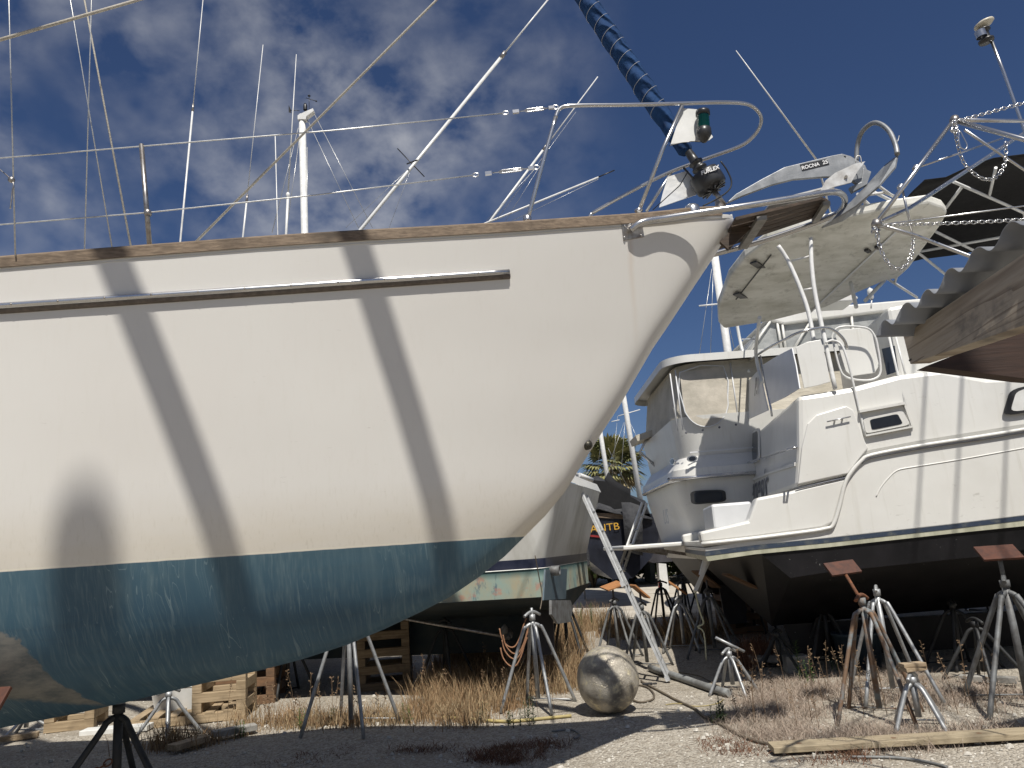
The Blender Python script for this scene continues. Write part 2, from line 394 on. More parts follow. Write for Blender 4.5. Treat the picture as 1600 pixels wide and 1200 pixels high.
# transom
a = stn[-1]; lo, hi = zk(a), zs(a)
hb.add([Vector((XB-a, CY-bs(a)*bfac(a, tt)*.55, lo+(hi-lo)*tt)) for tt in taus]+[Vector((XB-a, CY+bs(a)*bfac(a, tt)*.55, lo+(hi-lo)*tt)) for tt in taus[::-1]], [tuple(range(2*len(taus)))])
def hull_mat():
    t = NT('sailboat_hull_paint'); p = t.geo()
    s = t.node('ShaderNodeSeparateXYZ'); t.link(p, s.inputs[0]); z = s.outputs['Z']; x = s.outputs['X']
    # topsides: cream, yellowed toward the waterline with drip streaks
    n1 = t.noise(p, .9, 4, .5); n2 = t.noise(p, 9, 5, .6, (7, 7, .35)); n3 = t.noise(p, 3, 5, .6, (1, 1, 4))
    top = t.mix(t.ramp(n1, .35, .7), (.675, .66, .62), (.65, .63, .59))
    wv0 = t.noise(p, 3.0, 3, .5)
    st = t.math('MULTIPLY', t.ramp(z, 2.2, 1.86), t.math('MULTIPLY_ADD', n3, .7, .3), clamp=True)
    top = t.mix(t.math('MULTIPLY', st, .6), top, (.60, .53, .40))
    dr = t.math('MULTIPLY', t.ramp(n2, .55, .75), t.ramp(z, 2.5, 1.8))
    top = t.mix(t.math('MULTIPLY', dr, .32), top, (.42, .38, .29))
    fs2 = t.noise(p, 14, 4, .6, (2.2, 2.2, .12)); top = t.mix(t.math('MULTIPLY', t.ramp(fs2, .54, .74), .07), top, (.50, .46, .38))
    sf2 = t.noise(p, 21, 3, .7, (.5, .5, 2.2)); top = t.mix(t.math('MULTIPLY', t.math('MULTIPLY', t.ramp(sf2, .68, .74), t.ramp(t.noise(p, 1.1, 2, .5), .5, .6)), .35), top, (.40, .37, .33))
    rx = W(985, 400, 4.95).x; rs3 = t.math('MULTIPLY', t.ramp(t.math('ABSOLUTE', t.math('SUBTRACT', x, t.math('MULTIPLY_ADD', wv0, .05, rx))), .03, .0), t.ramp(z, 2.9, 3.8)); top = t.mix(t.math('MULTIPLY', rs3, .28), top, (.48, .33, .20))
    # bottom: blue antifouling with pale runs
    wv = t.noise(p, 2.2, 3, .5)
    xx = t.math('ADD', x, t.math('MULTIPLY', wv, .10))
    cb = t.node('ShaderNodeCombineXYZ'); t.link(xx, cb.inputs[0]); t.link(t.math('MULTIPLY', z, .10), cb.inputs[2])
    r1 = t.noise(cb.outputs[0], 22, 3, .6); r2 = t.noise(cb.outputs[0], 75, 2, .5)
    run = t.math('MULTIPLY', t.ramp(r1, .48, .68), t.ramp(t.noise(p, 1.7, 3, .6, (1, 1, .4)), .35, .6))
    run2 = t.math('MULTIPLY', t.ramp(r2, .50, .70), t.ramp(t.noise(p, 2.3, 3, .6, (1, 1, .3)), .36, .58))
    r3 = t.noise(cb.outputs[0], 17, 1, .5)
    thin = t.math('LESS_THAN', t.math('ABSOLUTE', t.math('SUBTRACT', t.math('FRACT', t.math('MULTIPLY', r3, 7)), .5)), .028)
    thin = t.math('MULTIPLY', thin, t.ramp(t.noise(p, 2.6, 1, .5, (1.5, 1.5, .25)), .46, .64))
    top_wear = t.ramp(z, 1.45, 1.80)
    bot = t.mix(t.ramp(t.noise(p, 1.6, 5, .6), .3, .7), (.026, .072, .118), (.042, .103, .152))
    bot = t.mix(t.math('MULTIPLY', t.ramp(t.noise(p, 5, 5, .65, (.25, .25, 3)), .5, .7), .35), bot, (.03, .06, .085))
    bot = t.mix(t.math('MULTIPLY', top_wear, .6), bot, (.07, .13, .16))
    bot = t.mix(t.math('MULTIPLY', run, .30), bot, (.15, .215, .23))
    bot = t.mix(t.math('MULTIPLY', run2, .34), bot, (.17, .235, .25))
    bot = t.mix(t.math('MULTIPLY', thin, .38), bot, (.25, .33, .345))
    # scraped grey patch with a straight worn edge
    e0, e1 = W(38, 985, 4.7), W(158, 1103, 5.2); f0, f1 = W(0, 1082, 5.0), W(158, 1108, 5.2)
    en = t.math('MULTIPLY_ADD', t.noise(p, 9, 5, .65), .10, -.05)
    def half(a_, b_, sgn):
        dx, dz = b_.x-a_.x, b_.z-a_.z; L_ = math.hypot(dx, dz); nx, nz = -dz/L_*sgn, dx/L_*sgn
        d_ = t.math('ADD', t.math('MULTIPLY', x, nx), t.math('MULTIPLY_ADD', z, nz, -(a_.x*nx+a_.z*nz)))
        return t.math('ADD', d_, en)
    m1 = t.ramp(half(e0, e1, -1), .0, .012); m2 = t.ramp(half(f0, f1, 1), .0, .03); m3 = t.ramp(t.math('SUBTRACT', W(30, 990, 4.7).z, t.math('ADD', z, t.math('MULTIPLY', en, 2))), .0, .02)
    pm = t.math('MULTIPLY', t.math('MULTIPLY', m1, m2), m3)
    bot = t.mix(pm, bot, t.mix(t.ramp(t.noise(p, 6, 6, .7, (1, 1, 2.2)), .4, .65), (.20, .20, .185), (.085, .10, .105)))
    wl_ = t.math('ADD', z, t.math('MULTIPLY', t.noise(p, 8, 2, .5), .006))
    f = t.ramp(wl_, 1.7995, 1.8035)
    # thin pale line above the blue edge
    ln = t.math('MULTIPLY', t.ramp(wl_, 1.803, 1.806), t.ramp(wl_, 1.816, 1.812))
    c = t.mix(f, bot, top); c = t.mix(t.math('MULTIPLY', ln, .6), c, (.72, .68, .56))
    t.base(c)
    rg = t.math('MULTIPLY_ADD', f, -.30, .55)
    t.set(rg, 0, .4)
    t.bump(t.math('ADD', t.math('MULTIPLY', t.noise(p, 1.3, 2, .4), 3), t.math('MULTIPLY', t.noise(p, 90, 2, .5), .04)), .12, .01)
    return t.m
HM = hull_mat()
hb.build('hull', HM, boat)
# keel
kb = MB(); kb.prism([(-3.9, CY-.14, .95), (-4.4, CY-.14, .12), (-7.6, CY-.14, .12), (-8.0, CY-.14, .7)], (0, .28, 0)); kb.build('keel', HM, boat, bevel=.04)
# deck
dk = MB(); dk.grid([[Vector((XB-a, CY+k*bs(a)*(1 if a < 9 else max(.4, 1-(a-9)/8)), zs(a)-.03+.05*(1-abs(k)))) for k in (-1, -.5, 0, .5, 1)] for a in stn[2:]]).build('deck', M['gel'], boat)
# low coach roof, well back from the rail
cb_ = MB(); cb_.prism([(-3.2, CY-.9, 3.4), (-3.6, CY-.85, 3.62), (-9, CY-.85, 3.66), (-9.2, CY-.9, 3.4)], (0, 1.75, 0)); cb_.build('coach_roof', M['gel'], boat, bevel=.05)
# teak cap rail
def rail_section(a0, a1, n, inset0, inset1, z0, z1, sd):
    rows = []
    for i in range(n+1):
        a = a0+(a1-a0)*i/n
        Pp = Vector((XB-a, CY+sd*bs(a), zs(a)))
        rows.append([Pp+Vector((0, sd*.012, -.012)), Pp+Vector((0, sd*.014, .052)), Pp+Vector((0, sd*.004, .064)), Pp+Vector((0, -sd*.055, .064)), Pp+Vector((0, -sd*.06, .0)), Pp+Vector((0, sd*.012, -.012))])
    return rows
for sd in (-1, 1):
    MB().grid(rail_section(.12, 9, 60, 0, 0, 0, 0, sd), smooth=False).build('cap_rail', M['teak'], boat)
# rub strake: half-round stainless over timber
def along(px0, py0, px1, py1, n, off):
    out = []
    for i in range(n+1):
        t = i/n; px = px0+(px1-px0)*t; py = py0+(py1-py0)*t
        Y = 4.3
        for _ in range(25):
            q = W(px, py, Y); hp = hullpt(XB-q.x, q.z); Y = .5*Y+.5*(hp.y-off)
        out.append(W(px, py, Y))
    return out
rp = along(-170, 492, 796, 427, 40, .006)
rs_ = MB(); rs_.tube([p+Vector((0, .008, -.012)) for p in rp], .026, 8); ru = rs_.build('rub_strake', simple('grey_rub_timber', (.16, .13, .11), (.10, .085, .07), 30, .7), boat)
rs2 = MB(); rs2.tube([p+Vector((0, -.018, .004)) for p in rp], .019, 12); rs2.build('rub_strip', M['steel'], boat)
sb = MB()
for i in range(2, 40, 3):
    p = rp[i]; sb.lathe(p+Vector((0, -.040, .004)), (0, -1, 0), [(.0, .0), (.006, -.001), (.006, -.006)], 8)
sb.build('screw_heads', M['steeldull'], boat)
# small bronze through-hull on the stem
th = along(918, 695, 918, 695, 1, .0)[0]
sb = MB(); sb.lathe(th, (0.45, -1, 0), [(0, .03), (.018, .03), (.022, .02), (.034, .012), (.036, -.02)], 16); sb.build('bobstay_fitting', simple('bronze', (.10, .09, .07), (.04, .04, .035), 60, .5, .7), boat)
# pulpit -------------------------------------------------------------
def zp(px): return 4.42+(.16*max(0, min(1, (px-880)/300)))
near = [side_pt(824, 345, -.06), W(846, 262, 4.86), W(868, 184, 4.86), W(876, 169, 4.865), W(900, 165, 4.87), W(980, 164, 4.95), W(1060, 162, 5.06), W(1130, 160, 5.18), W(1168, 163, 5.27), W(1186, 176, 5.34), W(1189, 192, 5.42), W(1178, 212, 5.50), W(1155, 229, 5.58), W(1100, 249, 5.70), W(1040, 272, 5.80), W(975, 305, 5.90), W(925, 333, 5.98)]
pu = MB(); pu.tube([near[0], near[1], near[2]], .0145, 10, 4); pu.tube(near[2:], .0145, 12, 5)
fe = near[-1]; pu.tube([fe, fe+Vector((-.05, 0, -.12)), fe+Vector((-.12, .02, -.7))], .0145, 8, 3)
l2 = [W(1066, 166, 5.07), W(1036, 232, 5.10), W(998, 330, 5.10)]
pu.tube(l2, .0145, 10); pu.tube([W(1050, 268, 5.79), W(1010, 330, 5.85)], .0125, 8)
pu.lathe(l2[2]+Vector((0, 0, .0)), (0, 0, 1), [(.03, 0), (.03, .012), (.016, .02)], 14)
pu.lathe(near[0], (0, 0, 1), [(.03, 0), (.03, .03), (.016, .04)], 14)
pulpit = pu.build('pulpit', M['steel'], boat)
# stanchion + lifelines
s0 = side_pt(235, 380, -.05); s1 = W(221, 226, s0.y)
sm_ = MB(); sm_.tube([s0+Vector((0, 0, -.06)), s1], .0155, 12); sm_.lathe(W(231, 333, s0.y), (s1-s0), [(.016, -.02), (.023, -.012), (.023, .012), (.016, .02)], 14)
sm_.build('stanchion', M['steeldull'], boat)
for k in (-5.6, -7.8): MB().tube([(k, CY-1.85, 3.42), (k, CY-1.85, 4.1)], .0155, 10).build('stanchion', M['steeldull'], boat)
def life(p, q, r=.0042):
    return MB().tube([p, (p+q)/2+Vector((0, 0, -.004)), q], r, 6, 4)
def lifeline(pts, tb, end, name='lifeline'):
    L = MB().tube(pts, .0045, 6).build(name, M['wire'], boat)
    a, c = tb, end; d = (c-a); b = MB()
    Ld = d.length; d.normalize(); u = Vector((0, 0, 1)); sd_ = d.cross(u).normalized(); u = sd_.cross(d)
    # thimble loop, clevis, open-body turnbuckle, toggle
    lp = [a+d*(.022*math.cos(t)+.022)+u*.014*math.sin(t) for t in [i*math.pi/5 for i in range(10)]]
    b.tube(lp, .0042, 6, 2, closed=True)
    b.box(a+d*(Ld*.24), (.045, .02, .024), Matrix((d, sd_, u)).transposed())
    b.tube([a+d*Ld*.3, a+d*Ld*.95], .0045, 8)
    for s_ in (-1, 1): b.tube([a+d*Ld*.40+u*.004*s_, a+d*Ld*.45+u*.011*s_, a+d*Ld*.72+u*.011*s_, a+d*Ld*.77+u*.004*s_], .0045, 6)
    b.box(a+d*Ld*.88, (.04, .018, .022), Matrix((d, sd_, u)).transposed())
    lp = [c+d*(-.02+.022*math.cos(t))+u*.016*math.sin(t) for t in [i*math.pi/5 for i in range(10)]]
    b.tube(lp, .004, 6, 2, closed=True)
    b.build('turnbuckle', M['steel'], boat)
ue = W(876, 169, 4.865); le = near[1]
yl = [s0.y]
pA = W(0, 247, side_pt(0, 400, -.06).y); pB = W(228, 228, s0.y); pC = W(785, 177, ue.y-.01); pm_ = pB.lerp(pC, .5)+Vector((0, 0, -.012))
lifeline([pA+(pA-pB)*1.2, pA, pB, pm_, pC], pC, W(872, 167, ue.y))
pA = W(0, 351, side_pt(0, 400, -.05).y); pB = W(232, 332, s0.y); pC = W(738, 274, le.y-.01); pm_ = pB.lerp(pC, .5)+Vector((0, 0, -.012))
lifeline([pA+(pA-pB)*1.2, pA, pB, pm_, pC], pC, W(842, 261, le.y))
# nav light + bracket
br = MB(); Yb = l2[0].y+.02
br.prism([W(*q, Yb) for q in [(1066, 169), (1106, 172), (1109, 205), (1114, 214), (1108, 219), (1070, 222), (1048, 225)]], (0, .006, 0)); br.build('light_bracket', M['whiteplastic'], boat)
nl = thing; Yn = Yb-.055
c0 = W(1098, 176, Yn); c1 = W(1100, 214, Yn); ax = (c1-c0).normalized(); H_ = (c1-c0).length
b = MB(); b.lathe(c0, ax, [(0, -.012), (.05, -.012), (.052, .0), (.052, .022), (.043, .026), (.043, H_*.64), (.054, H_*.68), (.056, H_*.9), (.04, H_*1.05), (.018, H_*1.2), (0, H_*1.22)], 20)
nv = b.build('navigation_light', M['black'], boat)
MB().lathe(c0, ax, [(.045, .02), (.046, H_*.68)], 20).build('lens', M['green_glass'], nv)
b = MB(); b.tube([c1+ax*.02, W(1096, 212, Yn)+Vector((0, 0, -.05)), W(1080, 221, Yb), W(1060, 224, Yb), W(1045, 228, Yb)], .003, 5, 4); b.build('wire', M['black'], nv)
# furled headsail and furling drum ------------------------------------
fd0, fd1 = W(1130, 318, CY), W(905, -22, CY)
fdir = (fd1-fd0).normalized()
top = fd0+fdir*9.5
s_a = W(1074, 240, CY)
n = 90; pts = []; rr = []
L_ = (top-s_a).length
for i in range(n+1):
    t = i/n; q = s_a+(top-s_a)*(t**1.25); pts.append(q); rr.append(.052+.030*min(1, t*9)*(1-.35*t)+.0035*math.sin(i*1.9)+.002*math.sin(i*.77))
rr[0] = .035
b = MB(); b.tube(pts, rr, 20)
def sail_mat():
    t = NT('blue_sunbrella'); p = t.geo()
    n_ = t.noise(p, 9, 5, .6, (1, 1, 1)); w = t.node('ShaderNodeTexWave', bands_direction='DIAGONAL'); w.inputs['Scale'].default_value = 5; w.inputs['Distortion'].default_value = 3; w.inputs['Detail'].default_value = 2; t.link(p, w.inputs[0])
    t.base(t.mix(t.ramp(n_, .35, .65), (.009, .033, .10), (.015, .052, .145))); t.set(.85, 0, .2)
    t.bump(t.math('ADD', w.outputs[1], n_), .9, .03); return t.m
fs_ = b.build('furled_headsail', sail_mat(), boat)
hx = []; u = fdir.orthogonal().normalized(); w_ = fdir.cross(u)
for i in range(900):
    s = i*.0062; q = s_a+fdir*s
    idx = min(n, ((s/L_)**(1/1.25))*n); k = int(idx); r_ = rr[k]+(rr[min(k+1, n)]-rr[k])*(idx-k)
    th = s/.125*2*math.pi; hx.append(q+(u*math.cos(th)+w_*math.sin(th))*(r_+.001))
MB().tube(hx[60:], .0016, 5).build('stitched_seam', M['letterpale'], fs_)
MB().tube([top, top+fdir*6.0], .006, 6).build('forestay', M['wire'], boat)
dr0 = W(1112, 292, CY-.02)
b = MB()
b.lathe(dr0, fdir, [(0, -.03), (.05, -.03), (.10, -.02), (.118, -.005), (.122, .02), (.122, .105), (.115, .125), (.085, .132), (.05, .14), (.04, .155), (.058, .165), (.058, .185), (.045, .19), (.044, .215), (.055, .222), (.055, .235), (.036, .245), (.034, .30), (.03, .34)], 32)
for i in range(10):
    th = i*math.pi/5; o_ = u*math.cos(th)+w_*math.sin(th)
    b.bar(dr0-fdir*.034+o_*.03, dr0-fdir*.034+o_*.10, .012, .01, fdir)
drum = b.build('furling_drum', M['black'], boat)
nrm = Vector((0.1, -1, 0)); rt = (W(1130, 262, 5.3)-W(1092, 276, 5.3)).normalized(); up_ = (W(1108, 255, 5.3)-W(1114, 285, 5.3)).normalized()
text('lettering', 'FURLEX', .042, W(1109, 266, CY-.02-.128), rt, up_, M['white'], drum, shear=.25, bold=.0012)
b = MB(); g0 = dr0+fdir*.12
b.tube([W(1126, 252, 5.3), W(1136, 266, 5.3), W(1143, 284, 5.3), W(1138, 298, 5.3), W(1118, 312, 5.32), W(1098, 322, 5.34)], .006, 7, 5); b.build('furler_guard', M['black'], boat)
b = MB(); b.tube([dr0-fdir*.03, fd0-fdir*.02], .02, 10); b.box(W(1123, 318, CY), (.05, .03, .07)); b.build('forestay_toggle', M['steeldull'], boat)
b = MB(); b.tube([W(1075, 268, 5.3), W(1062, 290, 5.3), W(1020, 328, 5.25)], .004, 6); b.tube([W(1068, 262, 5.3), W(1085, 281, 5.28)], .008, 6); b.build('furling_line', M['black'], boat)
b = MB(); b.prism([W(*q, 5.48) for q in [(1044, 276), (1075, 266), (1091, 292), (1088, 304), (1030, 324), (1036, 300)]], (0, .008, 0)); b.build('polished_plate', simple('pale_reflection_steel', (.88, .88, .86), (.75, .75, .73), 6, .3, .45, .25, 7, bdist=.02), boat)  # pale half-metal colour painted in for the plate's bright reflection
b = MB(); w0 = W(1082, 331, 5.2); b.lathe(w0, (0, 0, 1), [(.06, -.03), (.06, .01), (.05, .04), (.03, .055), (0, .06)], 18); b.lathe(w0+Vector((-.13, .02, 0)), (1, 0, .1), [(0, -.05), (.035, -.05), (.035, .05), (0, .05)], 14); b.build('windlass', M['steel'], boat)
# bow platform ---------------------------------------------------------
pl_px = [(990, 355, 3.80, 1), (1003, 349, 0, 4.955), (1040, 341, 0, 4.96), (1090, 333, 0, 4.99), (1150, 324, 0, 5.03), (1220, 313, 0, 5.07), (1280, 303, 0, 5.13), (1303, 300, 0, 5.19), (1316, 304, 0, 5.28), (1320, 314, 0, 5.40), (1314, 328, 0, 5.53), (1300, 338, 0, 5.61), (1250, 357, 0, 5.70), (1190, 377, 0, 5.80), (1120, 396, 0, 5.92), (1060, 412, 0, 6.0)]
pts = [side_pt(px, py, (.035, .055, .10)[i_]) if i_ < 3 else W(px, py, y) for i_, (px, py, _, y) in enumerate(pl_px[1:])]
pst = side_pt(985, 361, -.0); pts = [hullpt(XB-pst.x, pst.z)+Vector((0, -.03, 0)), pts[0]+Vector((0, -.02, 0))]+pts[1:]
b = MB(); b.tube(pts, .0235, 14, 5); tube_ = b.build('platform_rail', M['steel'], boat)
b = MB(); hp = [along(*q, *q, 1, .006)[0] for q in [(971, 348), (1003, 346), (1007, 370), (974, 376)]]; b.prism(hp, (0, .012, 0)); plt = b.build('rail_plate', M['steeldull'], boat, bevel=.003)
b = MB()
for q in [(976, 353), (976, 371), (1002, 368), (999, 350)]:
    p = along(*q, *q, 1, .008)[0]; b.lathe(p, (0, -1, 0), [(0, .008), (.008, .006), (.009, -.004)], 6)
b.build('bolt', M['steel'], plt)
# teak planks lying inside the ring
def ring_pt(px, py, y): return W(px, py, y)
for k in range(5):
    t0, t1 = k/5+.012, (k+1)/5-.012
    def ip(t, e):
        A = W(1150, 343, 5.10).lerp(W(1122, 391, 5.86), t); B = W(1298, 308, 5.22).lerp(W(1296, 333, 5.58), t)
        if e: B = B+(A-B)*.10*abs(t-.5)**2*4
        return B if e else A
    b = MB(); b.prism([ip(t0, 0), ip(t0, 1), ip(t1, 1), ip(t1, 0)], (0, 0, .022)); b.build('platform_plank', M['deckteak'], boat)
for (x0, y0, Y0), (x1, y1, Y1), w_b in (((1190, 336, 5.12), (1160, 383, 5.82), .07), ((1291, 313, 5.2), (1273, 341, 5.6), .05)):
    A = W(x0, y0, Y0)+Vector((0, 0, -.022)); B = W(x1, y1, Y1)+Vector((0, 0, -.022)); MB().bar(A, B, w_b, .03).build('platform_crossbar', simple('crossbar_steel', (.30, .29, .27), (.2, .19, .17), 14, .55, .3), boat)
b = MB(); b.bar(W(1131, 385, CY-.05), W(1165, 352, CY-.05), .09, .03, (0, 1, 0)); b.tube([W(1134, 377, CY), W(1170, 357, 5.5)], .008, 8); b.build('platform_bracket', M['deckteak'], boat)
# bow roller cheeks
b = MB(); cheek = [(1281, 300), (1290, 282), (1305, 270), (1335, 256), (1352, 252), (1340, 268), (1330, 285), (1306, 291)]
for y in (CY-.085, CY+.075): b.prism([W(*q, y) for q in cheek], (0, .01, 0))
b.tube([W(1322, 276, CY-.1), W(1322, 276, CY+.09)], .012, 8); b.bar(W(1300, 296, CY), W(1200, 322, CY), .16, .012)
b.tube([W(1337, 254, CY-.085), W(1338, 245, CY-.085), W(1344, 244, CY-.085), W(1346, 254, CY-.085)], .004, 6, 3)
b.build('bow_roller', simple('roller_steel', (.74, .73, .69), (.5, .48, .44), 12, .42, .55), boat)
# mast, shrouds and halyards of this boat (mast itself is left of the frame)
mast_x = top.x+fdir.x*6.0-.4
mb = MB(); mb.tube([(mast_x-.1, CY, 3.5), (mast_x-.1, CY, top.z+6.2*fdir.z)], .10, 14); mb.build('mast', M['alup'], boat)
def ext(p, q, k0, k1): d = q-p; return [p-d*k0, q+d*k1]
lines = [((14, 0), (24, 400), 4.25, .0045, 0, 1.2), ((110, 0), (176, 392), 4.35, .004, 0.02, 1.2), ((143, 0), (132, 395), 4.6, .004, .02, 1), ((132, 0), (205, 388), 5.0, .0075, .02, 1.5)]
for (x0, y0), (x1, y1), Y, r, k0, k1 in lines:
    A = W(x1, y1, Y); B = W(x0, y0, Y+.35); MB().tube(ext(A, B, .0, 1.3), r, 6).build('shroud' if r < .006 else 'halyard', M['wire'] if r < .006 else M['rope'], boat)
b = MB(); b.tube(ext(W(-20, 68, 3.9), W(222, -2, 4.4), .4, 2.0), .011, 8); b.build('sheet', M['rope'], boat)
b = MB(); b.tube(ext(W(312, 372, 4.9), W(682, 0, 5.3), .03, 1.6), .0085, 8); b.build('topping_line', M['rope'], boat)
b = MB(); b.lathe(W(18, 281, 4.25), (.2, 1, .1), [(0, -.015), (.016, -.012), (.02, 0), (.016, .012), (0, .015)], 12); b.tube([W(-20, 250, 4.3), W(18, 281, 4.25), W(19, 300, 4.25), W(16, 326, 4.25)], .004, 6, 4); b.build('shroud_block', M['steeldull'], boat)
# ------------------------------------------------------------------ ANCHOR
M['galva'] = simple('weathered_zinc', (.33, .34, .35), (.19, .20, .21), 7, .5, .45, .2, 60)
anc = thing('anchor', 'galvanised plough anchor with a roll bar lying in the bow roller of the cream sailboat', 'anchor', W(1290, 300, CY))
b = MB()
shank = [(1134, 318), (1160, 306), (1205, 289), (1240, 280), (1290, 276), (1325, 277), (1345, 292), (1358, 272), (1352, 258), (1330, 244), (1316, 240), (1300, 243), (1226, 261), (1190, 280), (1150, 303)]
b.prism([W(*q, CY-.014) for q in shank], (0, .028, 0)); shk = b.build('shank', M['galva'], anc, bevel=.004)
b = MB(); b.tube([W(1320, 245, CY-.016), W(1320, 245, CY+.02)], .008, 10); b.build('shackle_hole', M['black'], shk)
b = MB(); b.prism([W(*q, CY-.017) for q in [(1250, 257), (1292, 248), (1296, 257), (1254, 267)]], (0, .002, 0)); lb = b.build('label_plate', M['black'], shk)
rt = (W(1294, 252, CY)-W(1252, 262, CY)); upv = (W(1273, 250, CY)-W(1275, 264, CY))
text('lettering', 'ROCNA', .040, W(1266, 259.5, CY-.0195), rt, upv, M['white'], shk, shear=.15, ext=.0008, bold=.001)
text('lettering', '25', .044, W(1289, 253.5, CY-.0195), rt, upv, M['white'], shk, shear=.15, ext=.0008, bold=.001)
def wing(s):
    e = lambda x, y, o: W(x, y, CY)+Vector((0, s*o, abs(o)*.25))
    tip = e(1284, 356, 0); k1 = e(1330, 316, 0); k2 = e(1362, 282, 0); k3 = W(1384, 258, CY)
    o1 = e(1318, 338, .03) if False else None
    nr = [W(1403, 243, CY-.20), W(1399, 262, CY-.23), W(1373, 292, CY-.22), W(1338, 322, CY-.13)]
    if s > 0: nr = [Vector((q.x, 2*CY-q.y, q.z)) for q in nr]
    pts_ = [tip, k1, k2, k3]+nr
    q = MB(); n_ = Vector((.01, 0, .008))
    q.add(pts_, [(0, 1, 7), (1, 2, 6, 7), (2, 3, 4, 5, 6)]); return q
for s in (-1, 1):
    wing(s).build('fluke', M['galva'], anc, solid=.012)
b = MB(); b.tube([W(1402, 241, CY-.21), W(1399, 226, CY-.17), W(1390, 206, CY-.09), W(1376, 194, CY-.02), W(1362, 193, CY+.05), W(1347, 206, CY+.14), W(1340, 226, CY+.20), W(1338, 252, CY+.22)], .0185, 14, 5)
b.build('roll_bar', M['galva'], anc)
b = MB(); b.tube([W(1396, 227, CY-.17), W(1403, 220, CY-.17), W(1405, 212, CY-.17)], .004, 6); b.build('wire_tail', M['galv'], anc)
b = MB(); b.prism([W(*q, CY-.02) for q in [(1333, 300), (1355, 288), (1362, 268), (1349, 262), (1346, 284), (1328, 292)]], (0, .04, 0)); b.build('shank_root', M['galva'], anc, bevel=.005)
# ------------------------------------------------------------------ WHITE AFT-CABIN CRUISER (right)
TH = math.radians(8)
SD = Vector((math.cos(TH), -math.sin(TH), 0)); NS = Vector((-math.sin(TH), -math.cos(TH), 0)); TD = -NS
C0 = W(1243, 700, 8.8)
def S(px, py, off=0.0): return PL(px, py, C0+NS*off, NS)
_e = (S(1246, 618, -.015)-S(1243, 763, -.015)).normalized(); NT_ = _e.cross(TD).normalized()
if NT_.dot(SD) > 0: NT_ = -NT_
_c = S(1243, 763, -.015)
def T(px, py, off=0.0): return PL(px, py, _c+NT_*off, NT_)
cru = thing('motor_cruiser', 'white motor cruiser with grey stern lettering and a curved white hardtop on tubes', 'motor cruiser', (C0.x+3, C0.y+1.5, 0))
def poly(pts, th, name, mat, parent, bevel=0, d=None):
    b = MB(); b.prism(pts, (d if d is not None else TD)*th); return b.build(name, mat, parent, bevel=bevel)
RAILPX = [(1302, 820), (1312, 790), (1320, 757), (1330, 738), (1346, 720), (1362, 711), (1435, 697), (1520, 684), (1600, 671), (1760, 642)]
hull_px = [(1100, 856), (1180, 843), (1285, 829)]+RAILPX+[(1760, 790), (1600, 806), (1484, 820), (1295, 841), (1180, 852), (1102, 862)]
BEAM = 3.55
def strip(top, bot, th, name, mat, off=0.0, parent=None, bevel=0):
    pts = [S(*q, off) for q in top]+[S(*q, off) for q in bot[::-1]]
    return poly(pts, th, name, mat, parent or cru, bevel)
hb2 = MB(); hb2.prism([S(*q) for q in hull_px], TD*BEAM)
hb2.build('hull', M['gel'], cru, bevel=.01)
e0 = S(1760, 642); e1 = S(1760, 790)
# bow beyond the frame: sides close to a stem
bb = MB(); tipT = e0+SD*4.2+TD*BEAM/2+Vector((0, 0, .5)); tipB = e1+SD*3.6+TD*BEAM/2
bb.add([e0, e1, e0+TD*BEAM, e1+TD*BEAM, tipT, tipB], [(0, 1, 5, 4), (3, 2, 4, 5), (0, 4, 2)]); bb.build('bow', M['gel'], cru)
stripe_t = [(1102, 862), (1180, 852), (1295, 841), (1484, 820), (1600, 806), (1760, 790)]
def sh_px(l, d): return [(x, y+d) for x, y in l]
strip(stripe_t, sh_px(stripe_t, 7), BEAM, 'boot_stripe', simple('blue_stripe', (.035, .05, .08), (.10, .11, .11), 9, .35, thr=(.5, .7)), .004)
strip(sh_px(stripe_t, 7), [(1106, 877), (1180, 866), (1295, 855), (1484, 834), (1600, 822), (1760, 806)], BEAM, 'waterline_band', simple('olive_white_band', (.50, .49, .38), (.33, .33, .24), 7, .5, stretch=(1, 1, .2)), 0.0)
# black bottom
bt = [(1106, 877), (1180, 866), (1295, 855), (1484, 834), (1600, 822), (1760, 806)]
bl = [(1235, 903), (1300, 893), (1371, 886), (1484, 874), (1577, 866), (1760, 850)]
top3 = [S(*q, -.02) for q in bt[1:]]; ch = [S(*q, -.04) for q in bl]
cen = lambda p, dz: p+TD*(BEAM/2)+Vector((0, 0, dz))
k0 = [cen(p, -.72) for p in ch]; k0[0] = cen(ch[0], -.70)
farc = [p+TD*(BEAM-.04) for p in ch]
b = MB()
b.grid([[S(1190, 866, -.02)]+top3[1:], ch], False); b.grid([ch, k0], False); b.grid([k0, farc], False)
b.add([S(1120, 876, -.02), S(1190, 866, -.02), ch[0], k0[0], farc[0], S(1120, 876, -.02)+TD*(BEAM-.04)], [(0, 1, 2, 3, 4, 5)])
b.add([k0[-1], ch[-1], top3[-1], tipB+Vector((0, 0, .1)), farc[-1]], [(0, 1, 2, 3), (0, 3, 4)])
def bottom_mat():
    t = NT('black_bottom_paint'); p = t.geo(); n_ = t.noise(p, 3, 5, .6, (1, 1, .5)); s_ = t.noise(p, 26, 3, .6, (1, 1, 1))
    c = t.mix(t.ramp(n_, .35, .7), (.005, .005, .006), (.014, .013, .015))
    c = t.mix(t.math('MULTIPLY', t.ramp(s_, .70, .74), t.ramp(t.noise(p, 1.4, 2, .5), .52, .6)), c, (.35, .35, .34)); t.base(c); t.set(.45, 0, .3); return t.m
bm = bottom_mat(); b.build('bottom', bm, cru)
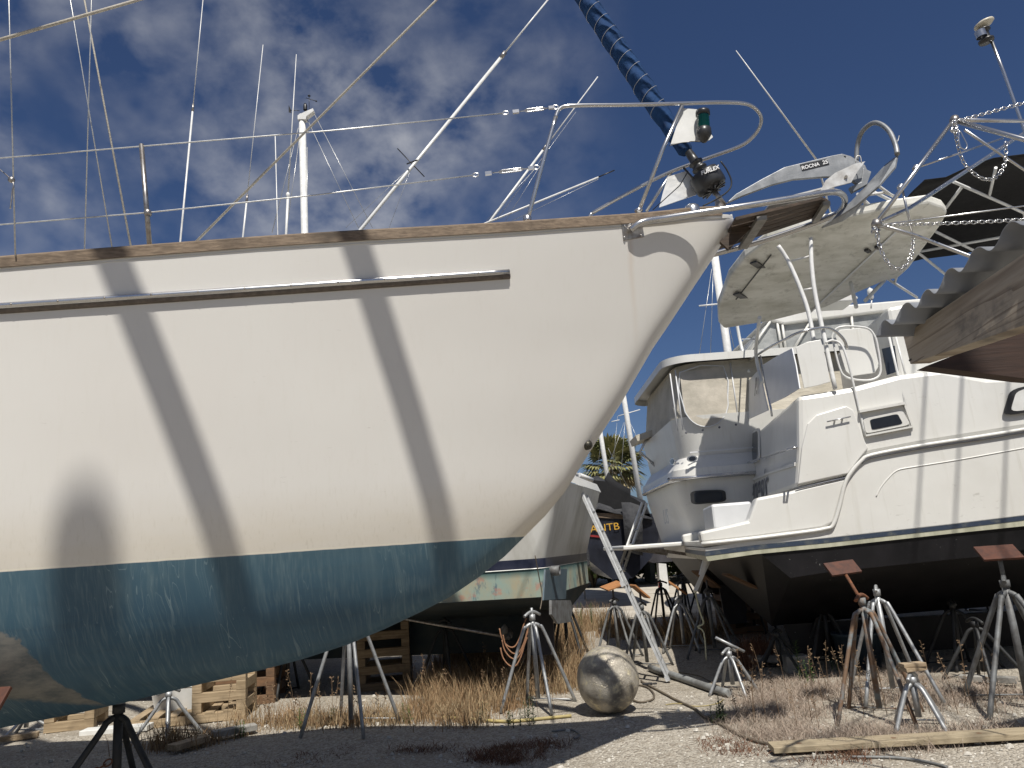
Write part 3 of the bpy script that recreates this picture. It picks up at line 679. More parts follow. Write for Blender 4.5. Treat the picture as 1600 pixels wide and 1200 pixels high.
b = MB(); kc = k0[1]; b.prism([kc+SD*-.3+TD*-.05, kc+SD*4.5+TD*-.05, kc+SD*4.3+Vector((0, 0, -.42))+TD*-.05, kc+SD*-.2+Vector((0, 0, -.42))+TD*-.05], TD*.1); b.build('keel', bm, cru)
# superstructure
sup = [(1243, 763), (1247, 704), (1246, 618), (1288, 612), (1337, 603), (1404, 585), (1470, 577), (1540, 590), (1600, 588), (1760, 560), (1760, 642), (1600, 671), (1435, 697), (1362, 711), (1348, 718), (1326, 744)]
b = MB(); b.prism([S(*q, -.015) for q in sup], TD*(BEAM-.1)); b.build('aft_cabin', M['gel'], cru, bevel=.06)
# stern wings and platform
wing_px = [(1096, 849), (1093, 831), (1125, 824), (1169, 814), (1182, 778), (1238, 767), (1250, 763), (1326, 745), (1318, 765), (1303, 818), (1285, 826), (1180, 840)]
for k in (0, 1):
    b = MB(); b.prism([S(*q, .006)+TD*(BEAM-.30)*k for q in wing_px], TD*.30); b.build('stern_wing', M['gel'], cru, bevel=.03)
b = MB(); p0, p1 = S(1098, 846), S(1240, 830); b.prism([p0, p1, p1+Vector((0, 0, -.06)), p0+Vector((0, 0, -.06))], TD*BEAM); b.build('swim_platform', M['gel'], cru)
b = MB(); q0 = S(1128, 826)+TD*.9; b.prism([q0, q0+SD*.5, q0+SD*.5+Vector((0, 0, .32)), q0+Vector((0, 0, .32))], TD*1.2); b.build('transom_step', M['gelgrey'], cru, bevel=.03)
# rub rails
b = MB(); b.tube([S(*q, .02) for q in [(1096, 850), (1180, 841), (1260, 831), (1290, 826)]+RAILPX], .022, 8, 4); b.build('rub_rail', M['gel'], cru)
b = MB(); b.tube([S(*q, .022) for q in [(x, y+4) for x, y in RAILPX[4:]]], .010, 6, 3); b.tube([S(1243, 764, .01), S(1323, 746, .01)], .009, 6); b.build('rail_insert', M['letter'], cru)
b = MB(); b.tube([S(*q, -.002) for q in [(1369, 776), (1376, 762), (1388, 747), (1402, 735), (1425, 730), (1500, 718), (1600, 700), (1760, 672)]], .009, 6, 4); b.build('hull_crease', M['gel'], cru)
b = MB(); b.prism([S(*q, .012) for q in [(1247, 757), (1253, 700), (1262, 662), (1276, 648), (1322, 634), (1333, 640), (1352, 690), (1357, 700), (1345, 714), (1325, 740)]], TD*.04); b.build('side_relief', M['gel'], cru, bevel=.012)
# side window at the frame edge, boarding step window, cleat
def ring(pts_out, f, name, mat_o, mat_i, parent, nrm, th=.012):
    c = sum(pts_out, Vector())/len(pts_out); o = MB().prism(pts_out, nrm*th).build(name, mat_o, parent)
    MB().prism([c+(p-c)*f+nrm*(th+.001) for p in pts_out], nrm*.004).build('pane', mat_i, o)
    return o
def rrect(c4, k=.22, n=4):
    out = []
    for i in range(4):
        p, a, b_ = c4[i], c4[i-1], c4[(i+1) % 4]
        u = p+(a-p)*k; v = p+(b_-p)*k
        for j in range(n+1):
            t = j/n; out.append(u*(1-t)**2+p*2*t*(1-t)+v*t*t)
    return out
ring(rrect([S(*q, .016) for q in [(1578, 608), (1680, 590), (1680, 632), (1565, 651)]]), .80, 'window', M['black'], M['whiteplastic'], cru, NS)
ring(rrect([S(*q, -.01) for q in [(1347, 655), (1409, 642), (1421, 664), (1352, 678)]], .15), .70, 'step_window', M['gel'], M['glass'], cru, NS, .03)
b = MB(); b.tube([S(1292, 659, .05), S(1329, 651, .05)], .008, 6); b.tube([S(1304, 658, .0), S(1304, 658, .05)], .01, 6); b.tube([S(1316, 655, .0), S(1316, 655, .05)], .01, 6); b.build('cleat', M['steel'], cru)
b = MB(); b.bar(S(1341, 644, -.01), S(1412, 631, -.01), .03, .12, NS); b.bar(S(1412, 631, -.01), S(1425, 667, -.01), .02, .05, NS); b.bar(S(1425, 667, .01), S(1352, 681, .01), .02, .05, NS); b.build('boarding_step', M['gel'], cru)
# aft wall details
ring(rrect([T(*q, .0) for q in [(1188, 667), (1188, 719), (1166, 730), (1165, 681)]], .15), .84, 'aft_window', M['gel'], M['glass'], cru, -SD, .02)
b = MB(); b.tube([T(1242, 700, .0), T(1240, 700, .10), T(1197, 714, .10), T(1165, 724, .10), T(1157, 731, .1), T(1152, 735, .1)], .013, 8, 3); b.tube([T(1197, 714, .1), T(1197, 716, 0)], .01, 6); b.build('grab_rail', M['steel'], cru)
b = MB(); b.tube([T(1161, 661, .02), T(1150, 690, .06), T(1145, 718, .06), T(1152, 742, .05), T(1164, 756, .02)], .016, 8, 4); b.build('stern_tube', M['alup'], cru)
b = MB(); b.prism([T(*q, .004) for q in [(1243, 722), (1243, 728), (1200, 741), (1164, 757), (1164, 752)]], -SD*.012); b.build('moulding', M['gel'], cru)
rt = T(1198, 760)-T(1168, 768); upv = T(1168, 740)-T(1168, 770)
text('lettering', 'Genesis', .74, (T(1168, 769)+T(1197, 762))/2+NT_*.006, TD*-1, _e, M['letter'], cru, shear=.3, sx=.85)
# curtains on the aft rail
pn = [T(*q, .10) for q in [(1163, 602), (1186, 577), (1196, 625), (1200, 641), (1167, 656)]]; pa = MB().prism(pn, SD*.015).build('rail_panel', M['gelgrey'], cru)
text('lettering', 'P.', .36, T(1181, 605, .13), TD*-1, _e, M['letter'], pa, shear=.2, sx=.9, bold=.008)
for px_, f in (([(1190, 571), (1214, 556), (1237, 544), (1243, 570), (1249, 607), (1226, 621), (1202, 632)], T), ([(1243, 543), (1260, 535), (1282, 531), (1290, 560), (1297, 597), (1276, 603), (1256, 607)], S), ([(1311, 516), (1352, 512), (1362, 520), (1373, 572), (1366, 583), (1330, 588), (1321, 580), (1305, 526)], S)):
    if f is S:
        q = [S(*c, -.35 if c[0] > 1300 or px_[0][0] > 1300 else .01) for c in px_]; nn = NS
    else: q = [T(*c, .10) for c in px_]; nn = SD
    MB().prism(q, nn*.015).build('rail_panel', M['gelgrey'] if f is T else M['gel'], cru, bevel=.004)
b = MB(); b.tube([T(1148, 597, .1), T(1153, 583, .1), T(1168, 566, .1), T(1195, 547, .1), T(1225, 531, .1), S(1250, 519, 0), S(1284, 512, -.05), S(1302, 516, -.1), S(1318, 530, -.15), S(1324, 545, -.2)], .018, 8, 4)
b.tube([T(1148, 597, .1), T(1158, 640, .1), T(1166, 662, .1)], .012, 6); b.tube([T(1188, 556, .1), T(1196, 600, .1), T(1205, 640, .1), T(1206, 650, .08)], .014, 8)
b.build('aft_rail', M['steel'], cru)
b = MB()
b.tube([S(1301, 524, -.2), S(1302, 535, -.2), S(1312, 575, -.2), S(1322, 589, -.2), S(1345, 594, -.2), S(1366, 592, -.2), S(1376, 580, -.2), S(1372, 545, -.2), S(1366, 524, -.2), S(1352, 512, -.2), S(1312, 511, -.2)], .013, 8, 4, closed=True); b.build('panel_hoop', M['alup'], cru)
b = MB(); b.tube([S(1290, 536, -.02), S(1300, 532, -.02), S(1314, 538, -.02), S(1324, 562, 0), S(1338, 620, 0), S(1352, 681, 0)], .014, 8, 4); b.tube([S(1386, 512, -.1), S(1404, 590, -.04), S(1422, 667, 0)], .014, 8); b.tube([S(1398, 520, -.3), S(1416, 590, -.1)], .012, 8); b.build('boarding_ladder', M['alup'], cru)
# hardtop and its tubes
ZH = 0.0; bz = .62
_o = Vector((0, 9.0, 5.35)); _n = Vector((0, .25, 1)).normalized()
def HZ(px, py, dz=0.0): return PL(px, py, _o+Vector((0, 0, dz)), _n)
ht = [(1122, 482), (1123, 505), (1132, 514), (1205, 502), (1290, 481), (1330, 462), (1386, 438), (1402, 436), (1420, 420), (1472, 350), (1480, 334), (1474, 326), (1452, 318), (1400, 325), (1350, 334), (1250, 358), (1200, 376), (1165, 402), (1140, 434)]
hp_ = [HZ(px, py) for px, py in ht]
def hard_mat():
    t = NT('stained_hardtop'); p = t.geo(); n_ = t.noise(p, 1.7, 6, .65, (1, 2.2, 1)); m_ = t.noise(p, 5, 5, .7)
    c = t.mix(t.ramp(n_, .42, .68), (.74, .73, .67), (.50, .49, .42)); c = t.mix(t.math('MULTIPLY', t.ramp(m_, .55, .66), .5), c, (.27, .26, .22)); t.base(c); t.set(.5); return t.m
HT = MB().prism(hp_, (0, 0, .13)).build('hardtop', hard_mat(), cru, bevel=.03)
for cpx, cpy in ((1185, 415), (1158, 463)):
    c = HZ(cpx, cpy, ZH-.012); f = MB().box(c, (.36, .09, .02), Matrix.Rotation(.9 if cpx == 1158 else .9, 3, 'Z')); f.build('light_fixture', M['black'], HT)
MB().bar(HZ(1205, 398, ZH-.02), HZ(1150, 468, ZH-.02), .012, .012).build('conduit', M['black'], HT)
MB().bar(HZ(1262, 492, ZH-.02), HZ(1400, 362, ZH-.02), .03, .012).build('conduit', M['gelgrey'], HT)
for q in ((1372, 387), (1356, 392)): MB().box(HZ(*q, ZH-.02), (.12, .05, .03), Matrix.Rotation(.8, 3, 'Z')).build('bracket', M['black'], HT)
legs = [[S(1216, 384, -.3), S(1230, 405, -.3), S(1247, 442, -.25), S(1263, 487, -.2), S(1272, 535, -.1)], [S(1267, 372, -.3), S(1268, 410, -.25), S(1273, 455, -.2), S(1286, 518, -.1), S(1305, 608, .0)],
        [T(1150, 498, .3), T(1158, 540, .2), T(1170, 582, .1)], [T(1187, 496, .3), T(1181, 552, .15), T(1191, 598, .1)], [S(1329, 441, -1.5), S(1338, 480, -1.2)], [S(1382, 438, -2), S(1352, 470, -1.6)]]
for L_ in legs: MB().tube(L_, .026, 10, 4).build('hardtop_leg', M['alup'], cru)
b = MB(); b.tube([S(1237, 408, -.28), S(1266, 400, -.28)], .013, 8); b.tube([S(1256, 453, -.22), S(1273, 450, -.22)], .013, 8); b.tube([T(1160, 530, .2), T(1183, 530, .2)], .012, 8); b.build('leg_brace', M['alup'], cru)
# radar arch tubes above the hardtop
b = MB()
for l in ([(1340, 303), (1385, 345)], [(1362, 283), (1425, 328)], [(1343, 306), (1382, 301)], [(1382, 301), (1396, 306)]): b.tube([HZ(*q, ZH+.2) for q in l], .018, 8)
b.tube([HZ(1350, 296, ZH+.2), HZ(1352, 330, ZH+.1)], .018, 8)
b.build('top_rack', M['alup'], cru)
b = MB(); b.tube([HZ(1276, 250, ZH+.5), HZ(1150, 79, ZH+1.6)], [.013, .005], 8); b.tube([HZ(1276, 250, ZH+.5), HZ(1300, 340, ZH+.1)], .012, 8); b.build('whip_antenna', M['alup'], cru)
# black bimini forward of the hardtop
e1_ = [(1402, 330), (1425, 300), (1445, 281), (1478, 277), (1510, 262), (1552, 247), (1600, 241), (1680, 236)]
e2_ = [(1330, 425), (1370, 420), (1400, 414), (1440, 407), (1490, 398), (1540, 388), (1600, 374), (1680, 352)]
rows = []
for k in range(9):
    t = k/8; rows.append([HZ(*a, bz-.15).lerp(HZ(*c, bz-.15), t)+Vector((0, 0, .22*math.sin(math.pi*t)*(.5+.5*min(1, i/3))+.02*math.sin(i*2+k))) for i, (a, c) in enumerate(zip(e1_, e2_))])
rows[0] = [HZ(*q, bz-.15) for q in e1_]
MB().grid(rows).build('bimini_top', M['blackcloth'], cru, solid=.01)
for l in ([(1452, 357), (1521, 391), (1575, 417)], [(1392, 362), (1430, 391), (1480, 431)], [(1438, 393), (1562, 371), (1640, 357)], [(1490, 284), (1570, 319), (1660, 360)], [(1503, 292), (1478, 325)], [(1556, 262), (1546, 305)], [(1381, 432), (1433, 465)], [(1408, 407), (1398, 442)], [(1365, 300), (1410, 322), (1452, 357)], [(1600, 332), (1606, 360)]):
    MB().tube([HZ(*q, bz-.35) for q in l], .019, 8).build('bimini_tube', M['alup'], cru)
for q in ((1505, 420), (1640, 400), (1470, 470)):
    A = HZ(*q, bz-.35); MB().tube([A, Vector((A.x, A.y, 3.2))], .02, 8).build('bimini_leg', M['alup'], cru)
MB().prism([S(*q, -.5) for q in [(1385, 480), (1440, 470), (1600, 452), (1760, 430), (1760, 590), (1600, 590), (1404, 592)]], TD*2.4).build('deckhouse', M['gel'], cru, bevel=.05)
MB().prism([S(*q, -.492) for q in [(1378, 545), (1398, 540), (1404, 580), (1386, 586)]], TD*.01).build('companionway', M['glass'], cru)
# trim tab / stern gear hanging below the platform
b = MB(); b.bar(S(1131, 868)+TD*1.4, S(1100, 935)+TD*1.3, .12, .05, SD); b.build('folded_ladder', M['whiteplastic'], cru)
b = MB(); b.bar(S(1118, 868)+TD*1.1, S(1108, 905)+TD*1.1, .10, .05, SD); b.build('folded_ladder', M['gelgrey'], cru)
b = MB(); r0 = S(1100, 935)+TD*1.3; b.tube([r0, r0+Vector((.03, 0, -.25)), r0+Vector((.06, 0, -.40)), r0+Vector((-.02, 0, -.44)), r0+Vector((.05, 0, -.52)), r0+Vector((.04, 0, -.85))], .011, 6, 4); b.build('mooring_line', simple('pale_line', (.6, .6, .42), (.4, .4, .28), 50, .8), cru)
b = MB(); q = S(1232, 905, -1.2); b.box(q+Vector((-.5, .2, -.02)), (.55, .3, .03), Matrix.Rotation(.5, 3, 'Y')); b.build('trim_tab', M['plybrown'], cru)

# ------------------------------------------------------------------ AFT-CABIN TRAWLER with canvas enclosure
TY = 12.0
XC = W(1064, 760, TY).x
def U(px, py, off=0.0): return W(px, py, TY-off)
def V(px, py, off=0.0): return PL(px, py, Vector((XC-off, 0, 0)), Vector((1, 0, 0)))
tr = thing('cabin_cruiser', 'white cabin cruiser behind, its aft deck closed in by beige canvas curtains', 'cabin cruiser', (XC+3, TY+1.9, 0))
YB = Vector((0, 1, 0)); TB = 3.8
# hull lofted with a curved stern
def cren(z):  # stern x at height z (raked under) and corner rounding
    return XC+max(0, (2.55-z))*.22
zl = [1.38, 1.6, 1.9, 2.2, 2.45, 2.62]
rows = []
for z in zl:
    x0 = cren(z); r_ = .45; bw = TB-.12*(2.6-z); y0 = TY+.06*(2.6-z)
    row = [(XC+9, y0+.2, z), (XC+5, y0, z), (x0+r_, y0, z)]
    row += [(x0+r_-r_*math.sin(t), y0+r_-r_*math.cos(t), z) for t in [i*math.pi/12 for i in range(1, 7)]]
    row += [(x0+r_-r_*math.cos(t), y0+bw-r_+r_*math.sin(t), z) for t in [i*math.pi/12 for i in range(0, 7)]]
    row += [(XC+5, y0+bw, z), (XC+9, y0+bw-.2, z)]
    rows.append(row)
b = MB(); b.grid(rows); b.add(rows[0], [tuple(range(len(rows[0])))]); b.build('hull', M['gel'], tr)
def rim(z0, z1, inset0, inset1, name, mat, r_=.45, x1=9, cap=True, y_add=0):
    rows = []
    for z, ins in ((z0, inset0), (z1, inset1)):
        x0 = XC+ins; y0 = TY+ins+y_add; bw = TB-2*ins-2*y_add
        row = [(XC+x1, y0, z), (x0+r_, y0, z)]
        row += [(x0+r_-r_*math.sin(t), y0+r_-r_*math.cos(t), z) for t in [i*math.pi/12 for i in range(1, 7)]]
        row += [(x0+r_-r_*math.cos(t), y0+bw-r_+r_*math.sin(t), z) for t in [i*math.pi/12 for i in range(0, 7)]]
        row += [(XC+x1, y0+bw, z)]
        rows.append(row)
    b = MB(); b.grid(rows)
    if cap: b.add(rows[1], [tuple(range(len(rows[1])))])
    return b.build(name, mat, tr)
rim(2.62, 2.78, -.07, -.05, 'sheer_moulding', M['gel'])
rim(2.78, 2.98, -.03, .10, 'deck_edge', M['gel'])
rim(2.98, 3.62, .12, .04, 'aft_cabin', M['gel'])
b = MB(); b.tube([(XC+8, TY-.08, 2.63), (XC+.45, TY-.08, 2.63), (XC+.1, TY+.1, 2.63), (XC-.08, TY+.6, 2.63), (XC-.08, TY+3.2, 2.63)], .03, 8, 4); b.build('rub_rail', M['steel'], tr)
def canvas_mat():
    t = NT('beige_canvas'); p = t.geo(); n_ = t.noise(p, 2.2, 5, .6); w = t.noise(p, 5, 4, .6, (.6, .6, 2.2))
    t.base(t.mix(t.ramp(n_, .35, .7), (.56, .52, .44), (.42, .385, .31))); t.set(.9, 0, .2); t.bump(w, .5, .05); return t.m
CV = canvas_mat()
rim(3.60, 4.52, .07, .20, 'canvas_enclosure', CV, cap=False)
CN = Vector((0, -.92, .13)).normalized()
def CVp(px, py, off=.0): return PL(px, py, Vector((0, TY+.07, 3.6))+CN*off, CN)
rim(4.49, 4.61, -.03, -.03, 'roof', M['gel'])
rim(4.61, 4.67, -.03, .35, 'roof_top', M['gel'])
# window curtain oval + seams
def arc_win(c4, n=8):
    a, b_, c, d = c4; out = [a, b_]
    for i in range(n+1):
        t = math.pi*i/n; m = (c+d)/2; out.append(m+(c-d)/2*math.cos(t)+Vector((0, 0, -.42*math.sin(t))))
    return out
vin = simple('milky_vinyl', (.52, .475, .40), (.38, .35, .29), 3.5, .3, bump=.5, bscale=7, bdist=.02)
aw = arc_win([CVp(1062, 582, .01), CVp(1130, 572, .01), CVp(1137, 622, .01), CVp(1068, 634, .01)])
aw = [p-CN*((p-Vector((0, TY+.07, 3.6))).dot(CN)-.01) for p in aw]
MB().prism(aw, CN*.006).build('curtain_window', vin, tr)
cw = MB().tube(aw, .012, 6, 2, closed=True).build('curtain_window_rim', M['gelgrey'], tr)
for px in ((1055, 578, 1067, 672), (1047, 584, 1059, 674), (1141, 567, 1154, 657)):
    MB().tube([CVp(px[0], px[1], .01), CVp(px[2], px[3], .01)], .011, 6).build('curtain_seam', M['gelgrey'], tr)
for i in range(8):
    q = U(1072+i*13, 676-i*2.1, .03); MB().lathe(q, (0, -1, 0), [(0, .006), (.018, .004), (.018, -.01)], 8).build('snap', M['letter'], tr) if i % 2 == 0 else None
for (x0, y0, x1, y1) in ((1052, 720, 1056, 735), ):
    pass
def porth(c, w, h, nm='porthole', plane=U, dark=M['glass'], rimm=M['steel']):
    pts_ = [plane(c[0]+w*math.cos(t)*(1 if abs(math.cos(t)) < .7 else 1), c[1]+h*math.sin(t)-.06*w*math.cos(t), .05) for t in [i*math.pi/8 for i in range(16)]]
    return ring(pts_, .7, nm, rimm, dark, tr, Vector((0, -1, 0)) if plane is U else Vector((-1, 0, 0)), .03)
porth((1081, 717), 8, 5)
porth((1053, 721), 3.5, 5.5, plane=V)
ring(rrect([U(*q, .05) for q in [(1078, 767), (1133, 765), (1135, 784), (1080, 789)]], .25), .80, 'window', M['black'], M['glass'], tr, Vector((0, -1, 0)))
b = MB(); b.bar((XC+.2, TY-.0, 3.03), (XC+7, TY-.0, 3.08), .02, .02); b.build('moulding', M['gelgrey'], tr)
text('lettering', 'US', .36, V(1046, 808, -.02)+Vector((-.06, 0, 0)), (0, -1, 0), (0, 0, 1), M['letterpale'], tr, sx=1.1)
b = MB(); b.prism([(XC-.95, TY+.35, 1.60), (XC+.5, TY+.25, 1.60), (XC+.5, TY+3.6, 1.60), (XC-.95, TY+3.5, 1.60)], (0, 0, .07)); b.build('swim_platform', M['gel'], tr, bevel=.02)
b = MB(); b.grid([[(XC+.35+x, TY+.2, 1.4) for x in (0, 3, 8)], [(XC+.5+x, TY+1.9, .75) for x in (0, 3, 8)], [(XC+.35+x, TY+3.6, 1.4) for x in (0, 3, 8)]], False); b.add([(XC+.35, TY+.2, 1.4), (XC+.5, TY+1.9, .75), (XC+.35, TY+3.6, 1.4)], [(0, 1, 2)]); b.build('bottom', bm, tr)
for y in (TY+.9, TY+2.9): MB().bar((XC+.2, y, 1.45), (XC-.5, y, 1.6), .05, .05).build('platform_bracket', M['steeldull'], tr)
b = MB(); b.prism([(XC+.75, TY+1.5, 1.0), (XC+1.2, TY+1.5, 1.0), (XC+1.15, TY+1.5, .25), (XC+.8, TY+1.5, .25)], (0, .05, 0)); b.build('rudder', M['bottomblack'], tr)
# stern gear under canvas, flybridge enclosure of clear vinyl
b = MB(); b.box((XC-.02, TY+2.9, 3.70), (.4, .8, .12), Matrix.Rotation(-.25, 3, 'Y')); b.build('davit_cover', CV, tr)
b = MB(); b.tube([(XC-.0, TY+2.6, 3.65), (XC-.15, TY+2.7, 3.4), (XC+.15, TY+2.7, 3.1)], .03, 8); b.build('davit_bracket', M['steel'], tr)
fb = [(1178, 545), (1196, 528), (1222, 500), (1290, 488), (1385, 478), (1440, 474), (1440, 560), (1180, 560)]
clear = simple('clear_vinyl', (.40, .41, .40), (.24, .25, .25), 4, .12, bump=.6, bscale=6, bdist=.03)
MB().prism([W(*q, TY+.5) for q in [(1165, 548), (1202, 500), (1222, 503), (1440, 478), (1440, 545), (1180, 552)]], (0, 2.6, 0)).build('flybridge_curtain', clear, tr)
MB().prism([W(*q, TY+.42) for q in [(1196, 498), (1205, 492), (1300, 478), (1440, 466), (1440, 479), (1225, 506)]], (0, 2.8, 0)).build('flybridge_top', M['gel'], tr, bevel=.03)
for a_, c_ in (((1214, 502), (1222, 550)), ((1222, 504), (1228, 550)), ((1205, 500), (1172, 548)), ((1268, 500), (1240, 545)), ((1330, 490), (1335, 540))):
    MB().tube([W(*a_, TY+.46), W(*c_, TY+.46)], .022, 6).build('curtain_seam', M['gel'], tr)
b = MB(); b.prism([W(*q, TY-.3) for q in [(1292, 466), (1300, 461), (1335, 459), (1342, 465), (1336, 470), (1296, 472)]], (0, .5, 0)); b.build('radar_shelf', M['gel'], tr, bevel=.02)
b = MB(); q = W(1362, 468, TY); b.tube([q, W(1361, 482, TY)], .012, 8); b.lathe(q, (0, 0, 1), [(.02, 0), (.04, .03), (.04, .08), (.05, .10), (.045, .17), (0, .21)], 12); b.build('anchor_light', M['whiteplastic'], tr)

# ------------------------------------------------------------------ SPORT FISHER with dirty blue bottom (behind the sailboat)
A15 = math.radians(15)
D1 = Vector((-math.cos(A15), math.sin(A15), 0)); D2 = Vector((math.sin(A15), math.cos(A15), 0)); N1 = -D2; N2 = -D1
CB = W(849, 880, 9.3)
sf = thing('fishing_boat', 'white fishing boat with navy stripe and stained green bottom behind the sailboat bow', 'fishing boat', (CB.x-4, CB.y+2, 0))
def Q(px, py, off=0.0): return PL(px, py, CB+N1*off, N1)
def Rr(px, py, off=0.0): return PL(px, py, CB+N2*off, N2)
def zq(px, py): return Q(px, py).z
def sloc(s, z, o=0): p = CB+D1*s+N1*o; return Vector((p.x, p.y, z))
z_str, z_line, z_bot = zq(848, 872), zq(848, 888), zq(845, 933)
gw = 2.52
FB = 3.0
# side wall upper: rounded quarter at the stern
def fprof(z0, z1, out0, out1, name, mat, parent, L=8.5, rake0=0, rake1=0):
    rows = []
    for z, o, rk in ((z0, out0, rake0), (z1, out1, rake1)):
        n_ = 6; r_ = .16
        row = [sloc(L, z, o), sloc(L*.6, z, o), sloc(r_-rk, z, o)]
        for i in range(1, n_+1):
            t = i*math.pi/2/n_; p = sloc(r_-r_*math.sin(t)-rk, z, 0); row.append(p+N1*o+D2*(r_-r_*math.cos(t)))
        for i in range(0, n_+1):
            t = i*math.pi/2/n_; p = sloc(r_-r_*math.cos(t)-rk, z, 0); row.append(p+D2*(FB-r_+r_*math.sin(t)+o))
        row += [sloc(L*.6, z, -FB), sloc(L, z, -FB)]
        rows.append(row)
    return MB().grid(rows).build(name, mat, parent)
old = simple('streaky_gelcoat', (.62, .62, .59), (.34, .33, .28), 2.4, .5, thr=(.45, .8), stretch=(1, 1, .35))
fprof(z_str, gw, 0, .10, 'topside', old, sf, rake1=.28)
fprof(gw, gw+.12, .12, .04, 'gunwale', M['gel'], sf, rake0=.30, rake1=.26)
fprof(z_str-.11, z_str, .003, .003, 'navy_stripe', M['navy'], sf)
fprof(z_line, z_str-.11, .012, .006, 'white_line', M['gel'], sf)
def dirty():
    t = NT('stained_antifoul'); p = t.geo(); a = t.noise(p, 3.2, 6, .65, (1, 1, .6)); c_ = t.noise(p, 8, 5, .7, (1.2, 1.2, .35)); s = t.node('ShaderNodeSeparateXYZ'); t.link(p, s.inputs[0])
    c = t.mix(t.ramp(a, .38, .62), (.40, .37, .26), (.27, .40, .37)); c = t.mix(t.math('MULTIPLY', t.ramp(c_, .56, .66), .8), c, (.06, .12, .17))
    c = t.mix(t.math('MULTIPLY', t.ramp(t.noise(p, 6, 3, .6), .62, .7), .6), c, (.5, .22, .16))
    c = t.mix(t.ramp(s.outputs['Z'], z_line-.10, z_line-.02), c, (.05, .11, .11)); t.base(c); t.set(.75); return t.m
fprof(z_bot, z_line, -.03, .0, 'boot_top', dirty(), sf)
dkb = simple('dark_blue_bottom', (.02, .035, .045), (.045, .055, .055), 3, .8)
MB().prism([Rr(*q, .012) for q in [(850, 890), (884, 889), (882, 936), (847, 938)]], N2*.02).build('transom_board', simple('blue_grey_transom', (.05, .085, .11), (.08, .11, .13), 5, .6), sf)
b = MB(); b.grid([[sloc(s, z_bot, 0) for s in (0, 4, 8.5)], [sloc(s, z_bot-.32, -FB/2) for s in (0.1, 4, 8.5)], [sloc(s, z_bot, -FB) for s in (0, 4, 8.5)]], False); b.add([sloc(0, z_bot, 0), sloc(.1, z_bot-.32, -FB/2), sloc(0, z_bot, -FB)], [(0, 1, 2)]); b.build('bottom', dkb, sf)
b = MB(); b.prism([sloc(.4, z_bot-.28, -1.45), sloc(5, z_bot-.28, -1.45), sloc(4.4, .38, -1.45), sloc(.7, .38, -1.45)], D2*.12); b.build('keel', dkb, sf)
for o in (-.7, ):
    b = MB(); b.prism([sloc(.1, .95, o), sloc(.5, .95, o), sloc(.45, .42, o), sloc(.12, .42, o)], D2*.04); b.build('rudder', M['bottomblack'], sf)
    b = MB(); b.tube([sloc(2.6, z_bot-.12, o), sloc(.75, .66, o)], .022, 8); b.build('propeller_shaft', M['steeldull'], sf)
    b = MB(); c = sloc(.72, .65, o)
    for k in range(3):
        th_ = k*2.094+.3; u_ = D2*math.cos(th_)+Vector((0, 0, 1))*math.sin(th_); v_ = u_.cross(D1)
        b.add([c, c+u_*.10+v_*.05+D1*.03, c+u_*.22+v_*.03+D1*.02, c+u_*.22-v_*.04-D1*.02, c+u_*.10-v_*.06-D1*.03], [(0, 1, 2, 3, 4)], True)
    b.lathe(c-D1*.05, D1, [(0, 0), (.03, .02), (.035, .1)], 10)
    b.build('propeller', M['galvd'], sf, solid=.008)
b = MB(); q = Rr(862, 892, .04); b.lathe(q, N2, [(.05, -.02), (.06, .0), (.06, .10), (.045, .10), (.045, .0)], 14); b.build('exhaust', M['galvd'], sf)
b = MB(); b.prism([Rr(*q, .05) for q in [(858, 938), (888, 938), (892, 950), (888, 972), (868, 975), (858, 960)]], N2*.03); b.build('trim_tab', M['galvd'], sf)
b = MB(); b.tube([Rr(*q, .05) for q in [(836, 868), (842, 900), (847, 930), (844, 952)]], .006, 6, 4); b.build('hanging_line', M['hose'], sf)
lt = [Rr(*q, .02) for q in [(875, 809), (897, 808), (896, 830), (872, 831)]]
em = MB()
cC = sum(lt, Vector())/4; uu = (lt[1]-lt[0])/2; vv = (lt[0]-lt[3])/2
for (a_, b_, c_, d_) in ((-.9, .9, -.2, -.1), (.9, .9, .2, -.1), (-.9, -.9, -.2, .0), (.9, -.9, .2, .0)):
    em.add([cC+uu*a_+vv*b_, cC+uu*(a_*.45)+vv*b_, cC+uu*c_*.3+vv*d_, cC+uu*(c_*1.6)+vv*d_], [(0, 1, 2, 3)])
em.add([cC+uu*-.95+vv*1, cC+uu*.95+vv*1, cC+uu*.9+vv*.8, cC+uu*-.9+vv*.8], [(0, 1, 2, 3)]); em.add([cC+uu*-.95+vv*-.95, cC+uu*.95+vv*-.95, cC+uu*.9+vv*-.8, cC+uu*-.9+vv*-.8], [(0, 1, 2, 3)])
em.build('emblem', M['letter'], sf, solid=.004)
text('lettering', 'B', .16, Rr(884, 850, .012), -Vector(D2)*-1, (0, 0, 1), M['letter'], sf)
